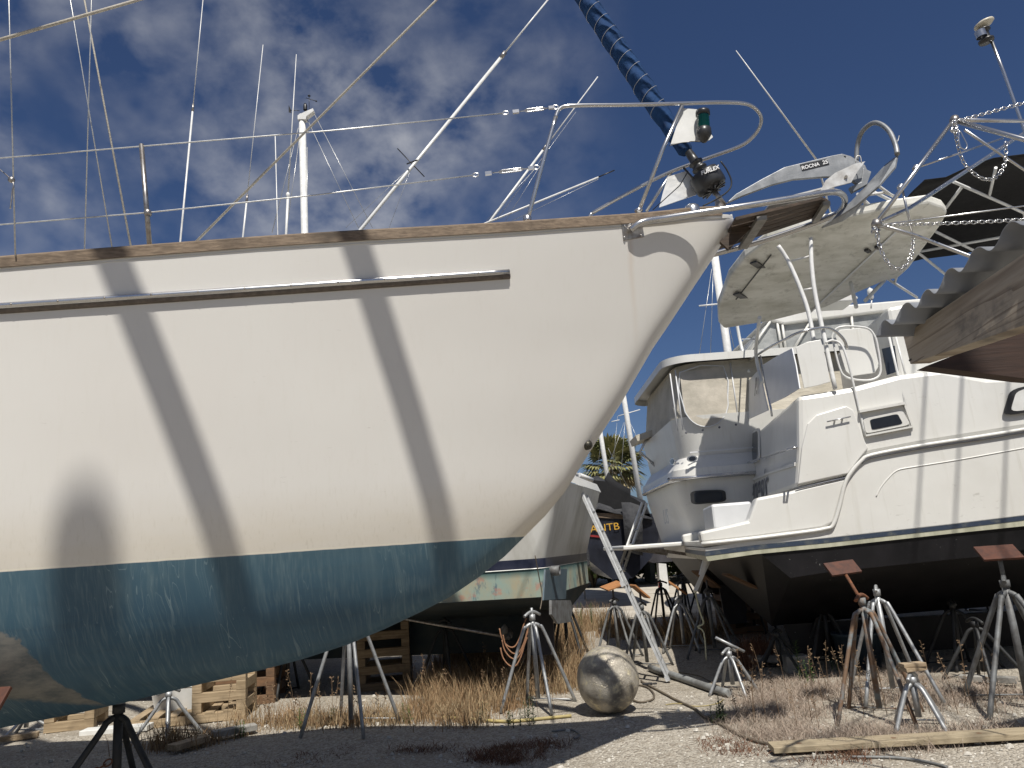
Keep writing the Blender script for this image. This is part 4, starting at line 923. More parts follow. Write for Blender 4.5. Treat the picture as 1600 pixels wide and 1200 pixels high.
# house (hidden from the front by the sailboat) that carries the poles
MB().prism([sloc(3.2, gw, -.45), sloc(3.5, 4.0, -.55), sloc(7.6, 4.0, -.55), sloc(8.3, gw, -.45)], D2*2.0).build('deckhouse', M['gel'], sf, bevel=.06)
MB().prism([sloc(4.0, 4.0, -.8), sloc(4.2, 4.7, -.8), sloc(6.6, 4.7, -.8), sloc(7.0, 4.0, -.8)], D2*1.4).build('flybridge', M['gel'], sf, bevel=.06)
MB().prism([sloc(8.5, z_bot, 0), sloc(8.5, gw, 0), sloc(8.5, gw, -FB), sloc(8.5, z_bot, -FB)], D1*.05).build('bow_bulkhead', M['gel'], sf)
def pole(x0, y0, x1, y1, Y, r0, r1, down, name='whip_antenna', ferrule=None, mat=None, parent=sf):
    A, B = W(x0, y0, Y), W(x1, y1, Y); d = (A-B)
    k = (A.z-down)/(B.z-A.z) if B.z > A.z else 0
    base_ = A+d*min(k, 6)
    if ferrule is not None:
        Fp = A.lerp(B, ferrule); b = MB(); b.tube([base_, A, Fp], r0, 8); b.tube([Fp, B], r1, 8); o = b.build(name, mat or M['alup'], parent)
        dd = (B-A).normalized(); MB().tube([Fp-dd*.06, Fp+dd*.06], r0*1.35, 8).build('ferrule', M['steeldull'], o)
    else: o = MB().tube([base_, A, B], [r0, r0, r1], 8).build(name, mat or M['alup'], parent)
    return o
pole(282, 375, 320, -30, 11, .015, .007, 4.6, ferrule=.49, parent=sf)
pole(380, 366, 411, 70, 11, .014, .006, 4.6, ferrule=.18)
pole(566, 356, 860, -5, 10.5, .026, .013, 4.0, 'outrigger', ferrule=.735)
pole(766, 345, 934, 120, 11.5, .020, .010, 4.4, 'outrigger', ferrule=.5)
pole(768, 345, 935, 277, 11, .016, .015, 4.9, 'outrigger', mat=M['alup'])
MB().tube([W(934, 277, 11), W(960, 266, 11)], .010, 6).build('outrigger_tip', M['black'], sf)
b = MB(); b.tube([W(621, 232, 10.5), W(663, 276, 10.5)], .008, 6); b.tube([W(636, 256, 10.45), W(652, 250, 10.3)], .012, 6); b.build('outrigger_spreader', M['black'], sf)
for l in (((700, 190), (560, 356)), ((645, 256), (608, 356)), ((645, 258), (540, 356)), ((900, 175), (775, 345)), ((838, 262), (760, 345)), ((935, 280), (800, 345)), ((840, 265), (790, 345))):
    MB().tube([W(*l[0], 10.6), W(*l[1], 10.8)], .0028, 4).build('rigging_wire', M['wire'], sf)
# ------------------------------------------------------------------ JACK STANDS
GROUP_ST = 'boat jack stands on the yard gravel'
def leg_curve(a, h0, sp, rot, r_=.05):
    c, s = math.cos(a+rot), math.sin(a+rot)
    return [Vector((c*r_*.5, s*r_*.5, h0)), Vector((c*r_*1.6, s*r_*1.6, h0-.03)), Vector((c*(r_*1.6+.06), s*(r_*1.6+.06), h0-.12)), Vector((c*sp, s*sp, .0))]
def stand(loc, h, label, sp=.42, nl=4, rot=.4, mat='galv', mat2=None, r_=.021, pad=None, padtilt=(0, 0, 0), padsize=(.30, .30), handle=True, base=.62, lean=(0, 0), tw=.12):
    t = thing('jack_stand', label, 'boat stand', loc, 0, GROUP_ST)
    m = M[mat]; m2 = M[mat2 or mat]
    h0 = h*base if base < 1.5 else base
    b = MB(); b.tube([(0, 0, .10), (0, 0, h0+.03)], r_*1.25, 12); b.build('post', m, t, local=True)
    b = MB(); b.tube([(0, 0, h0), (lean[0], lean[1], h)], r_*.75, 10); b.build('screw', m2, t, local=True)
    b = MB(); b.tube([(0, 0, h0-.03), (0, 0, h0+.035)], r_*1.7, 12); b.build('collar', m, t, local=True)
    if handle:
        b = MB(); a = rot+.5; c, s = math.cos(a)*.13, math.sin(a)*.13
        b.tube([(-c, -s, h0+.02), (-c*.3, -s*.3, h0+.06), (c*.3, s*.3, h0+.06), (c, s, h0+.02)], r_*.8, 8, 3); b.build('handle', m2, t, local=True)
    for k in range(nl):
        b = MB(); b.tube(leg_curve(k*2*math.pi/nl, h0*.93, sp, rot), r_*.9, 10, 5); b.build('leg', m, t, local=True)
    b = MB()
    q = [Vector((math.cos(k*2*math.pi/nl+rot)*sp*.97, math.sin(k*2*math.pi/nl+rot)*sp*.97, .035)) for k in range(nl)]
    b.tube([q[0], q[1]], .009, 6); b.build('foot_bar', m, t, local=True)
    if pad:
        Mx = (Matrix.Rotation(padtilt[2], 3, 'Z') @ Matrix.Rotation(padtilt[1], 3, 'Y') @ Matrix.Rotation(padtilt[0], 3, 'X'))
        b = MB(); b.box((lean[0], lean[1], h+.012), (padsize[0], padsize[1], .024), Mx); b.build('pad', M[pad], t, local=True, bevel=.003)
    return t
def gp(px, py): p = Z(px, py, 0); return (p.x, p.y, gz(p.x, p.y)-.01)
def hz(px, py, loc): return W(px, py, loc[1]).z
def st(base_px, top_px, label, **k):
    l = gp(*base_px); return stand(l, hz(*top_px, l)-l[2], label, **k)
st((549, 1143), (549, 925), 'galvanised stand under the blue forefoot with a plain top, left of the open grass', sp=.52, rot=.45, base=.93)
st((842, 1106), (826, 950), 'galvanised stand with bent tube legs and a short T handle beside the mesh ball', sp=.44, rot=.3, base=.90)
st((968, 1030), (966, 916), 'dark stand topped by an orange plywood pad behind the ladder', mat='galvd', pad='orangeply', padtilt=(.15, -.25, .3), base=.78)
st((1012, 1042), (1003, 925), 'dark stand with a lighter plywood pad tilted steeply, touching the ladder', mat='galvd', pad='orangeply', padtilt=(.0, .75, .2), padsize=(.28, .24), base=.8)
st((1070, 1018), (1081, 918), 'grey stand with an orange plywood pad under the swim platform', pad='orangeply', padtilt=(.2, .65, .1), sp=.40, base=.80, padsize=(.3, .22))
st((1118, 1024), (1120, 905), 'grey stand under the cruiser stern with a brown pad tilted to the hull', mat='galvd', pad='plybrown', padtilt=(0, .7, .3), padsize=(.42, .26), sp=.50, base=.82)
st((1146, 1078), (1146, 1012), 'short stand with a loose tilted T bar on top', sp=.30, rot=.2, nl=4, base=.86, r_=.02)
lo = gp(1146, 1078); 
b = MB(); q = Vector(lo)+Vector((0, 0, hz(1146, 1008, lo))); b.tube([W(1118, 996, lo[1]), W(1163, 1018, lo[1])], .016, 8); o_ = b.build('steel_bar', M['galv']); tag(o_, 'short grey steel bar lying tilted on the low stand', 'bar')
st((1376, 1118), (1342, 890), 'rusty stand with a red-brown pad pressed against the black cruiser bottom', mat='rustblue', mat2='rust', pad='redply', padtilt=(.75, -.05, .15), padsize=(.32, .17), sp=.46, rot=.25, base=.78, lean=(-.02, .28))
st((1398, 1092), (1362, 918), 'bare galvanised stand with a wing handle just behind the rusty one', sp=.50, rot=.6, base=.95, nl=4)
st((1438, 1134), (1426, 1047), 'low stand carrying two small wood blocks beside the rusty stand', sp=.28, rot=.35, base=.82)
lo = gp(1438, 1134); tz = W(1426, 1042, lo[1])
for i, (dz, rz_) in enumerate(((0, .2), (.034, .05))):
    b = MB(); b.box(tz+Vector((0, 0, dz-.015)), (.20, .10, .032), Matrix.Rotation(rz_, 3, 'Z')); tag(b.build('wood_block', M['pine'], bevel=.003), ('lower' if i == 0 else 'upper')+' weathered wood block stacked on the low stand', 'wood block', 'blocks on the low stand')
st((1610, 1108), (1612, 862), 'tall grey stand cut by the right edge of the photo, brown pad on top', mat='galvd', pad='redply', padtilt=(.5, 0, -.2), sp=.62, rot=.5, base=.80, r_=.026, padsize=(.34, .24))
st((262, 1150), (262, 1075), 'grey stand half hidden behind the blue hull beside the white bin', sp=.36, rot=.4, base=.86)
st((40, 1148), (44, 1100), 'pale stand whose single leg shows under the hull at far left', sp=.40, rot=.3, base=.8, nl=3)
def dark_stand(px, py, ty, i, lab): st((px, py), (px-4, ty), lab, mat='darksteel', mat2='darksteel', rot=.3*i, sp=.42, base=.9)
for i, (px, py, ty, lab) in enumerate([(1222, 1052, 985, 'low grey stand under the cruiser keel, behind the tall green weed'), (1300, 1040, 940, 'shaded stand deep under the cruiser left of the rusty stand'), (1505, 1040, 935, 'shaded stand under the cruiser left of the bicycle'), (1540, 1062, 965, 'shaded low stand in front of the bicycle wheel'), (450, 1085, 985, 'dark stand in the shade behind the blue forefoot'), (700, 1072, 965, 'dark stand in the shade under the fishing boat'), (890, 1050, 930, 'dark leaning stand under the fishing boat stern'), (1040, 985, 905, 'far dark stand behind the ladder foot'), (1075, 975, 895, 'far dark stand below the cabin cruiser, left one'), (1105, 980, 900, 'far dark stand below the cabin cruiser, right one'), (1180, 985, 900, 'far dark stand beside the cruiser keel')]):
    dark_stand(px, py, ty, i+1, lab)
# foreground post under the forefoot
l = Vector((W(184, 1150, 5.9).x, 5.9, 0)); t = stand((l.x, l.y, -.01), W(176, 1100, 5.9).z, 'near shaded stand right under the forefoot, cut by the bottom edge', sp=.60, rot=-.35, nl=3, mat='darksteel', r_=.026, base=.97, handle=False)
ch = MB()
def chain(pts, parent, wire=.0035, L=.026, wd=.009, name='chain', mat='steel', step=None, as_obj=True):
    P = crom([Vector(p) for p in pts], 12); cum = [0]
    for a, b_ in zip(P, P[1:]): cum.append(cum[-1]+(b_-a).length)
    b = MB(); s = 0; k = 0; pitch = step or L*.74
    def at(s):
        for i in range(len(P)-1):
            if cum[i+1] >= s: return P[i].lerp(P[i+1], (s-cum[i])/max(1e-9, cum[i+1]-cum[i])), (P[i+1]-P[i]).normalized()
        return P[-1], (P[-1]-P[-2]).normalized()
    while s < cum[-1]:
        c, d = at(s); u = d.orthogonal().normalized(); u = Matrix.Rotation(.7+(k % 2)*math.pi/2, 3, d) @ u
        lp = [c+d*(L/2*math.cos(q))*(1 if True else 1)+u*(wd*math.sin(q)) for q in [j*math.pi/4 for j in range(8)]]
        b.tube(lp, wire, 5, 1, closed=True); s += pitch; k += 1
    return b.build(name, M[mat], parent)
chain([(l.x-.45, 5.6, .22), (l.x-.2, 5.72, .34), (l.x, 5.82, .46)], t, .006, .06, .02, mat='rust')
# ------------------------------------------------------------------ LADDERS
def ladder(A, B, wid, side, n, mat, label, group=None, flat=True, rail=.075, narrow=None):
    A, B = Vector(A), Vector(B); d = (B-A).normalized(); w = Vector(side).normalized(); nn = d.cross(w)
    L = (B-A).length
    t = thing('ladder', label, 'ladder', A, 0, group)
    for s_ in (-.5, .5):
        p = A+w*wid*s_; MB().bar(p, p+d*L, .030, rail, w.cross(d) if False else w).build('side_rail', mat, t)
        MB().bar(p+Vector((0, 0, -.005)), p+d*.06, .05, rail*1.3, w).build('foot', M['alu'], t)
    for k in range(n):
        c = A+d*(.25+k*.305); MB().tube([c-w*(wid/2+.022), c+w*(wid/2+.022)], .016, 8).build('rung', M['alu'], t)
    return t
fA = Z(1050, 1064, .01); fB = W(899, 735, 10.9)
# seen almost edge-on: rungs run away from the camera
wdir = Vector((.22, 1, 0))
ladder(fA+Vector((0, .2, 0)), fB+Vector((0, .2, 0)), .38, wdir, 10, M['alu'], 'aluminium extension ladder leaning up behind the sailboat bow')
lad2 = bpy.data.objects[-1] if False else None
d_ = (fB-fA).normalized()
b2 = fA+d_*1.15; 
ladder(b2+Vector((-.06, .17, .10)), b2+d_*2.0+Vector((-.06, .17, .10)), .33, wdir, 6, M['alu'], 'fly section of the aluminium ladder lying on the lower ladder, seen edge on')
gA = W(970, 890, 15); ladder((gA.x, 15, 1.2), W(1007, 786, 15.3), .3, (.5, 1, 0), 4, M['alup'], 'white boarding ladder leaning behind the cabin cruiser swim platform')
# ------------------------------------------------------------------ MESH BALL
def ball():
    t = NT('mesh_wrapped_steel'); p = t.objc()
    v = t.node('ShaderNodeTexVoronoi', feature='DISTANCE_TO_EDGE'); v.inputs['Scale'].default_value = 55; t.link(p, v.inputs[0])
    n_ = t.noise(p, 4, 6, .65); n2_ = t.noise(p, 10, 5, .7)
    c = t.mix(t.ramp(n_, .35, .68), (.60, .55, .46), (.20, .175, .14)); c = t.mix(t.ramp(n2_, .52, .66), c, (.72, .64, .44))
    t.base(c); t.set(t.math('MULTIPLY_ADD', t.ramp(n2_, .35, .7), -.25, .58), .5)
    t.bump(t.math('ADD', t.math('MULTIPLY', t.ramp(v.outputs['Distance'], 0, .12), .6), n2_), .5, .010); return t.m
bc = gp(954, 1113); rad = 44.5/F_PX*bc[1]*1.02
rows = []
for i in range(33):
    ph = math.pi*i/32; row = []
    for j in range(49):
        th_ = 2*math.pi*j/48; k = 1+.012*math.sin(3*th_+1)*math.sin(ph)+.010*math.sin(ph*5+th_)
        row.append((bc[0]+rad*k*math.sin(ph)*math.cos(th_), bc[1]+rad*k*math.sin(ph)*math.sin(th_), bc[2]+rad*1.03+rad*1.04*math.cos(ph)))
    rows.append(row)
bl_ = MB().grid(rows).build('mesh_ball', ball()); tag(bl_, 'big round mesh-covered metal ball lying on the gravel', 'ball')
# ------------------------------------------------------------------ GROUND LITTER
def gtube(pts, r_, name, mat, label, cat, curve=5, group=None, z=.004):
    P = [Z(x, y, 0) for x, y in pts]; P = crom(P, curve); P = [Vector((p.x, p.y, gz(p.x, p.y)-.01+r_+z)) for p in P]
    o = MB().tube(P, r_, 8).build(name, mat); return tag(o, label, cat, group)
gtube([(1016, 1044), (1060, 1062), (1100, 1074), (1140, 1084)], .045, 'pipe', M['pvc'], 'long grey pipe lying on the gravel beyond the ladder foot', 'pipe', 3)
gtube([(1002, 1064), (1012, 1072), (1060, 1094), (1085, 1108), (1100, 1124), (1130, 1138), (1170, 1156), (1215, 1166)], .013, 'hose', M['hose'], 'thin brown hose crossing the gravel toward the plank', 'hose')
gtube([(996, 1072), (1012, 1076), (1022, 1086), (1018, 1094), (1000, 1098), (985, 1094)], .011, 'hose', M['hose'], 'short loop of hose beside the mesh ball', 'hose')
gtube([(862, 1140), (890, 1139), (903, 1145), (905, 1152), (897, 1155)], .009, 'hose', M['pvc'], 'pale curl of tubing in the shade in front of the galvanised stand', 'tube')
gtube([(1040, 1100), (1060, 1097), (1090, 1102), (1120, 1096), (1130, 1088)], .005, 'cord', M['yellowcord'], 'thin yellow cord on the gravel by the short stand', 'cord')
gtube([(1060, 1048), (1090, 1055), (1110, 1064), (1125, 1070)], .006, 'cord', M['hose'], 'thin dark cord on the gravel behind the ladder foot', 'cord')
gtube([(1330, 1186), (1400, 1186), (1450, 1192), (1480, 1199)], .010, 'hose', M['pvc'], 'pale tube half buried in front of the plank', 'tube')
gtube([(690, 1122), (740, 1124), (790, 1126), (850, 1122), (893, 1119)], .016, 'pipe', M['yellowcord'], 'yellowed pipe lying in the grass between the two galvanised stands', 'pipe', 3)
b = MB(); c = gp(1012, 1073); b.box((c[0], c[1], .03), (.12, .04, .03)); b.box((c[0]+.09, c[1], .03), (.05, .03, .02)); tag(b.build('hose_fitting', M['black'], bevel=.005), 'black hose fitting on the gravel beside the ball', 'fitting')
# plank bottom right
P0, P1 = Z(1210, 1178, .02), Z(1660, 1153, .02); dpl = (P1-P0).normalized(); npl = Vector((-dpl.y, dpl.x, 0))
b = MB(); b.prism([P0+Vector((0, 0, -.0)), P1, P1+npl*.20, P0+npl*.20], (0, 0, .045)); pk = b.build('plank', wood('weathered_plank', (.40, .335, .225), (.27, .215, .14), 0), bevel=.004); tag(pk, 'long weathered plank lying on the gravel at bottom right', 'plank')
for q in (.22, .95, 1.6): MB().lathe(P0+dpl*q+npl*.09+Vector((0, 0, .0455)), (0, 0, 1), [(.022, 0), (.0, .0012)], 14).build('knot', M['plybrown'], pk)
b = MB(); q0, q1 = Z(1180, 1035, .08), Z(1262, 1036, .08); b.prism([q0, q1, q1+Vector((.02, .35, 0)), q0+Vector((0, .35, 0))], (0, 0, .05)); tag(b.build('slab', M['concrete'], bevel=.004), 'pale flat slab beside the tall green weed under the cruiser', 'slab')
b = MB(); c = gp(1250, 1052); b.box((c[0], c[1]+.1, .1), (.28, .2, .2)); tag(b.build('concrete_block', M['concrete'], bevel=.01), 'concrete block on the ground beside the tall green weed', 'block')
# pallets -----------------------------------------------------------------
def pallet(loc, rz_, w=1.15, dpt=1.0, label='', grp='wooden pallets and cribbing', layers=1, mat='piney'):
    t = thing('pallet', label, 'pallet', loc, rz_, grp)
    for y in (-dpt/2, 0, dpt/2):
        MB().box((0, y*.96, .06), (w, .045, .09)).build('stringer', M[mat], t, local=True)
    for zz in (.008, .118):
        for k in range(6 if zz > .1 else 3):
            x = -w/2+.06+k*(w-.12)/(5 if zz > .1 else 2); MB().box((x, 0, zz), (.11, dpt, .019)).build('deck_board', M[mat], t, local=True)
    return t
def crib(px, py, h, w, rz_, lab, mat='piney'):
    """crate-like block of heavy timbers"""
    l = gp(px, py); t = thing('timber_crib', lab, 'timber crib', l, rz_, 'timber cribs under the boats')
    z = .06; k = 0
    while z < h:
        for s_ in (-1, 1):
            d = (w, .11, .11) if k % 2 == 0 else (.11, w, .11); c = (0, s_*(w/2-.055), z) if k % 2 == 0 else (s_*(w/2-.055), 0, z)
            MB().box(c, d).build('timber', M[mat], t, local=True, bevel=.005)
        z += .112; k += 1
    return t
crib(352, 1118, .52, .62, .12, 'pale timber crib standing beside the white bin')
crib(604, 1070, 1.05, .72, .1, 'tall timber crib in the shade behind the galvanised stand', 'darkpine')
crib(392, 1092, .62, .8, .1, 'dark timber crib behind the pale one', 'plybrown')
crib(120, 1135, .40, .55, .2, 'low timber crib glimpsed under the hull at far left')
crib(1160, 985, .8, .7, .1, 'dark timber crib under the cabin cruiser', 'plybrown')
l = gp(238, 1150); pallet((l[0], l[1]+1.0, l[2]), .2, label='grey pallet lying flat left of the white bin')
b = MB(); l = gp(285, 1117); l = Vector((l[0], l[1], 0))
b.add([l+Vector(v) for v in [(-.24, -.18, .0), (.24, -.18, 0), (.24, .18, 0), (-.24, .18, 0), (-.30, -.23, .36), (.30, -.23, .36), (.30, .23, .36), (-.30, .23, .36)]], [(0, 3, 2, 1), (0, 1, 5, 4), (1, 2, 6, 5), (2, 3, 7, 6), (3, 0, 4, 7)])
bn = b.build('plastic_bin', M['whiteplastic'], solid=.008); tag(bn, 'open white plastic bin between the grey stand and the timber crib', 'bin')
MB().tube([l+Vector(v) for v in [(-.30, -.23, .36), (.30, -.23, .36), (.30, .23, .36), (-.30, .23, .36)]], .012, 6, closed=True).build('rim', M['whiteplastic'], bn)
for i, (x0, y0, x1, y1, w, lab) in enumerate([(130, 1147, 235, 1138, .20, 'white painted board lying flat left of the grey stand'), (0, 1158, 60, 1150, .10, 'thick pale timber on the gravel at the far left edge'), (268, 1172, 322, 1156, .14, 'short brown timber end in the weeds beside the grey stand'), (332, 1150, 400, 1138, .16, 'pale stone-coloured slab in the weeds before the timber crib'), (1500, 1062, 1590, 1066, .12, 'grey board lying in the shade before the bicycle')]):
    A, B = Z(x0, y0, .02), Z(x1, y1, .02); b = MB(); b.bar(A+Vector((0, 0, .02)), B+Vector((0, 0, .02)), w, .06, (0, 0, 1)); tag(b.build('board', M['whiteplastic'] if i == 0 else (M['concrete'] if i > 2 else M['pine']), bevel=.006), lab, 'board')
# hank of old cord hanging on the rudder
hk = thing('cord_hank', 'orange-brown hank of cord hanging under the fishing boat beside the stand', 'cord', W(802, 1030, 9.5))
for k, (dx, dy) in enumerate(((0, 0), (6, -12), (10, -20), (-4, -30))):
    MB().tube([W(x+dx*.4, y+dy, 9.5+.02*k) for x, y in [(782, 1012), (786, 1028), (796, 1040), (806, 1040), (814, 1026), (820, 1006), (824, 996)]], .009, 6, 4).build('strand', M['rope_orange'], hk)
# blue bucket + bicycle in the shade
l = gp(1345, 1040); b = MB(); b.lathe(l, (0, 0, 1), [(0, .01), (.24, .01), (.29, .40), (.30, .40), (.30, .43)], 20); tag(b.build('bucket', simple('dark_blue_tub', (.03, .05, .07), (.04, .06, .08), 4, .5), solid=.006), 'dark blue tub in the shade under the cruiser', 'tub')
bk = thing('bicycle', 'bicycle standing in the shade beyond the cruiser at right', 'bicycle', gp(1570, 985))
bx, by, _ = gp(1570, 985); by_ = by
for s_ in (-.52, .52):
    c = Vector((bx+s_, by_, .34)); b = MB(); b.tube([c+Vector((.33*math.cos(q), 0, .33*math.sin(q))) for q in [j*math.pi/12 for j in range(24)]], .018, 6, closed=True); wh = b.build('wheel', M['black'], bk)
    b = MB(); [b.tube([c, c+Vector((.32*math.cos(q), 0, .32*math.sin(q)))], .002, 4) for q in [j*math.pi/6 for j in range(12)]]; b.lathe(c-Vector((0, .03, 0)), (0, 1, 0), [(.0, 0), (.02, .0), (.02, .06), (0, .06)], 10); b.build('spokes', M['steel'], wh)
b = MB(); F_ = {k: Vector((bx+v[0], by_, v[1])) for k, v in {'r': (-.52, .34), 'f': (.52, .34), 'bb': (-.08, .30), 's': (-.20, .80), 'h': (.34, .82), 'hb': (.30, .98)}.items()}
for a_, c_ in (('r', 'bb'), ('r', 's'), ('bb', 's'), ('bb', 'h'), ('s', 'h'), ('h', 'f'), ('h', 'hb')): b.tube([F_[a_], F_[c_]], .016, 8)
b.build('frame', M['galvd'], bk)
MB().prism([F_['s']+Vector(v) for v in [(-.14, -.07, .06), (.14, -.02, .06), (.14, .02, .06), (-.14, .07, .06)]], (0, 0, .04)).build('saddle', M['black'], bk)
MB().tube([F_['hb']+Vector((-.05, -.28, .02)), F_['hb'], F_['hb']+Vector((-.05, .28, .02))], .012, 8, 3).build('handlebar', M['steel'], bk)
# ------------------------------------------------------------------ FAR DARK BOAT under tarps
FY = 22.0
db = thing('dark_boat', 'far black-hulled boat with gold lettering under charcoal tarps', 'boat', W(970, 880, FY))
def ship(x, y0, y1, halfw, zb, zd, parent, name, mat, nb=8, flare=.75):
    rows = []
    for i in range(nb+1):
        t = i/nb; y = y0+(y1-y0)*t; w = halfw*(1-.9*max(0, t-.45)**2*3.3); w = max(w, .03)
        row = [Vector((x-w, y, zd)), Vector((x-w*.98, y, zd*.6+zb*.4)), Vector((x-w*flare, y, zd*.3+zb*.7)), Vector((x-w*.25, y, zb)), Vector((x+w*.25, y, zb)), Vector((x+w*flare, y, zd*.3+zb*.7)), Vector((x+w*.98, y, zd*.6+zb*.4)), Vector((x+w, y, zd))]
        rows.append(row)
    b = MB(); b.grid(rows); b.add(rows[0], [tuple(range(8))]); b.grid([[r[0], r[-1]] for r in rows], False)
    return b.build(name, mat, parent)
cx = W(968, 850, FY).x
hlf = (W(1032, 820, FY).x-W(905, 820, FY).x)/2
ship(cx, FY, FY+9, hlf, W(965, 905, FY).z, W(968, 806, FY).z, db, 'hull', simple('black_hull', (.012, .013, .018), (.025, .028, .04), 2, .15))
MB().prism([W(*q, FY-.05) for q in [(923, 801), (975, 803), (975, 811), (923, 808)]], (0, .3, 0)).build('taffrail', M['teak'], db)
text('lettering', 'PHANTB', .28, W(934, 826, FY-.06), (1, 0, .04), (-.07, 0, 1), M['gold'], db, sx=1.15)
MB().prism([W(*q, FY-.04) for q in [(918, 835), (945, 838), (945, 841), (918, 838)]], (0, .03, 0)).build('pinstripe', M['maroon'], db)
def cloth(rows_px, Y0, Y1, name, parent, mat, amp=.12):
    rows = []
    for i, r_ in enumerate(rows_px):
        row = []
        for j, (x, y) in enumerate(r_):
            Yv = Y0+(Y1-Y0)*i/max(1, len(rows_px)-1)+amp*math.sin(j*2.3+i)
            row.append(W(x, y, Yv))
        rows.append(row)
    return MB().grid(rows).build(name, mat, parent, solid=.03)
cloth([[(903, 770), (918, 748), (934, 744), (955, 757), (980, 772), (1008, 783)], [(900, 795), (915, 775), (935, 765), (958, 775), (982, 790), (1014, 800)], [(898, 815), (918, 800), (935, 795), (960, 802), (984, 806), (1020, 812)]], FY+1.2, FY-.2, 'tarpaulin', db, M['tarp'])
cloth([[(971, 785), (985, 785), (1000, 790)], [(974, 815), (990, 818), (1004, 822)], [(978, 860), (994, 866), (1004, 868)]], FY-.3, FY-.35, 'tarpaulin', db, M['tarp'], .06)
cloth([[(950, 738), (962, 752), (985, 765)], [(945, 750), (960, 764), (985, 780)]], FY+.6, FY+.4, 'tarpaulin', db, M['blackcloth'], .02)
tp = cloth([[(897, 795), (902, 793), (908, 796), (914, 800)], [(896, 830), (903, 828), (909, 833), (915, 835)], [(893, 870), (902, 868), (912, 872), (921, 872)], [(894, 886), (903, 884), (913, 888), (921, 884)]], 19.0, 18.8, 'hanging_cover', None, M['tarp'], .10)
tag(tp, 'charcoal cover hanging in folds beside the fishing boat transom', 'cover')
MB().tube([W(903, 744, 19.2), W(908, 800, 19.1), W(912, 900, 19.0), Z(914, 935, 0)], .03, 8).build('pole', M['steeldull'], tp)
MB().tube([W(905, 742, 19.2), W(925, 750, 19.6)], .06, 8).build('boom', M['alup'], tp)
def far_mast(x0, y0, x1, y1, Y, r_, lab, shr=(), spread=None, hull=True, name='sailboat', zd=2.6):
    B_, T_ = W(x1, y1, Y), W(x0, y0, Y); d = T_-B_
    base_ = B_+d*((zd-B_.z)/d.z) if B_.z > zd else B_
    t = thing(name, lab, 'sailboat', (base_.x, Y, 0), 0, 'sailboats laid up beyond the cruisers')
    MB().tube([base_-d.normalized()*.2, T_], r_, 10).build('mast', M['alup'], t)
    for (ax_, ay_), (bx_, by_) in shr: MB().tube([W(ax_, ay_, Y), W(bx_, by_, Y+.02)], .008, 4).build('shroud', M['wire'], t)
    if spread: MB().tube([W(*spread[0], Y-.05), W(*spread[1], Y-.05)], .02, 6).build('spreader', M['alup'], t)
    if hull:
        ship(base_.x, Y-3.5, Y+5, 1.5, .9, zd, t, 'hull', M['gel'] if Y < 33 else M['bottomblack']); MB().prism([(base_.x-.1, Y-1, .9), (base_.x-.1, Y+1.2, .9), (base_.x-.1, Y+.9, 0), (base_.x-.1, Y-.8, 0)], (.2, 0, 0)).build('keel', dkb, t)
    return t
MB().prism([W(*q, FY-.0) for q in [(904, 802), (906, 768), (926, 750), (946, 752), (1006, 788), (1020, 812)]], (0, 3, 0)).build('cabin_cover', M['blackcloth'], db)
far_mast(924, 585, 954, 778, 36, .11, 'white mast standing in front of the palm, left of the pair', shr=(((965, 650), (955, 760)), ((946, 640), (930, 760)), ((950, 700), (985, 770))), spread=((955, 659), (968, 656)), zd=2.4)
far_mast(955, 500, 1000, 778, 34, .12, 'taller white mast right of the palm with a wire spreader', shr=(((982, 655), (1012, 720)), ((975, 660), (945, 745)), ((978, 640), (968, 770))), spread=((966, 650), (1000, 640)), zd=2.4)
far_mast(1116, 395, 1138, 556, 19, .10, 'thin white mast rising between the bow and the curved hardtop', shr=(((1112, 420), (1092, 560)), ((1118, 420), (1150, 556)), ((1115, 400), (1110, 560))), spread=((1092, 478), (1122, 475)), zd=2.8)
# mast seen above the sailboat rail at left, with masthead instruments
mt_ = far_mast(472, 180, 476, 364, 17, .085, 'white mast with wind instruments at its head seen over the teak rail', zd=2.4,
   shr=(((478, 182), (560, 356)), ((488, 172), (582, 356)), ((466, 200), (425, 364)), ((468, 215), (447, 364)), ((480, 230), (480, 364))))
b = MB(); b.prism([W(*q, 16.9) for q in [(465, 180), (477, 174), (489, 169), (490, 173), (478, 182), (478, 186), (465, 186)]], (0, .16, 0)); b.build('masthead', M['alup'], mt_)
b = MB(); b.tube([W(483, 170, 17), W(483, 150, 17)], .008, 6); b.tube([W(478, 153, 17), W(494, 158, 17)], .008, 6); b.lathe(W(483, 150, 17), (0, 0, 1), [(0, -.03), (.04, 0), (0, .05)], 8); b.lathe(W(494, 158, 17), (0, 0, 1), [(0, -.03), (.03, 0), (0, .03)], 8); b.build('wind_cups', M['black'], mt_)
b = MB(); b.tube([W(468, 173, 17), W(453, 172, 17)], .008, 6); b.prism([W(*q, 17) for q in [(451, 164), (454, 170), (455, 176), (451, 175)]], (0, .02, 0)); b.build('wind_vane', M['black'], mt_)
MB().lathe(W(477, 172, 17), (0, 0, 1), [(.05, 0), (.05, .12), (.03, .18), (0, .19)], 10).build('masthead_light', M['black'], mt_)
pole(462, 83, 447, 364, 12, .008, .018, 4.2, parent=sf) if False else None
b = MB(); A_ = W(447, 366, 12); b.tube([Vector((A_.x, 12, 3.9)), A_, W(450, 305, 12)], .022, 8); b.tube([W(450, 305, 12), W(463, 85, 12)], [.014, .006], 8); b.lathe(W(450, 305, 12), (0, 0, 1), [(.022, -.05), (.034, -.02), (.034, .03), (.016, .05)], 10); b.build('whip_antenna', M['alup'], sf)
b = MB(); A_ = W(434, 366, 12.5); b.tube([Vector((A_.x, 12.5, 4.0)), A_, W(430, 213, 12.5)], .009, 6); b.build('whip_antenna', M['alup'], sf)
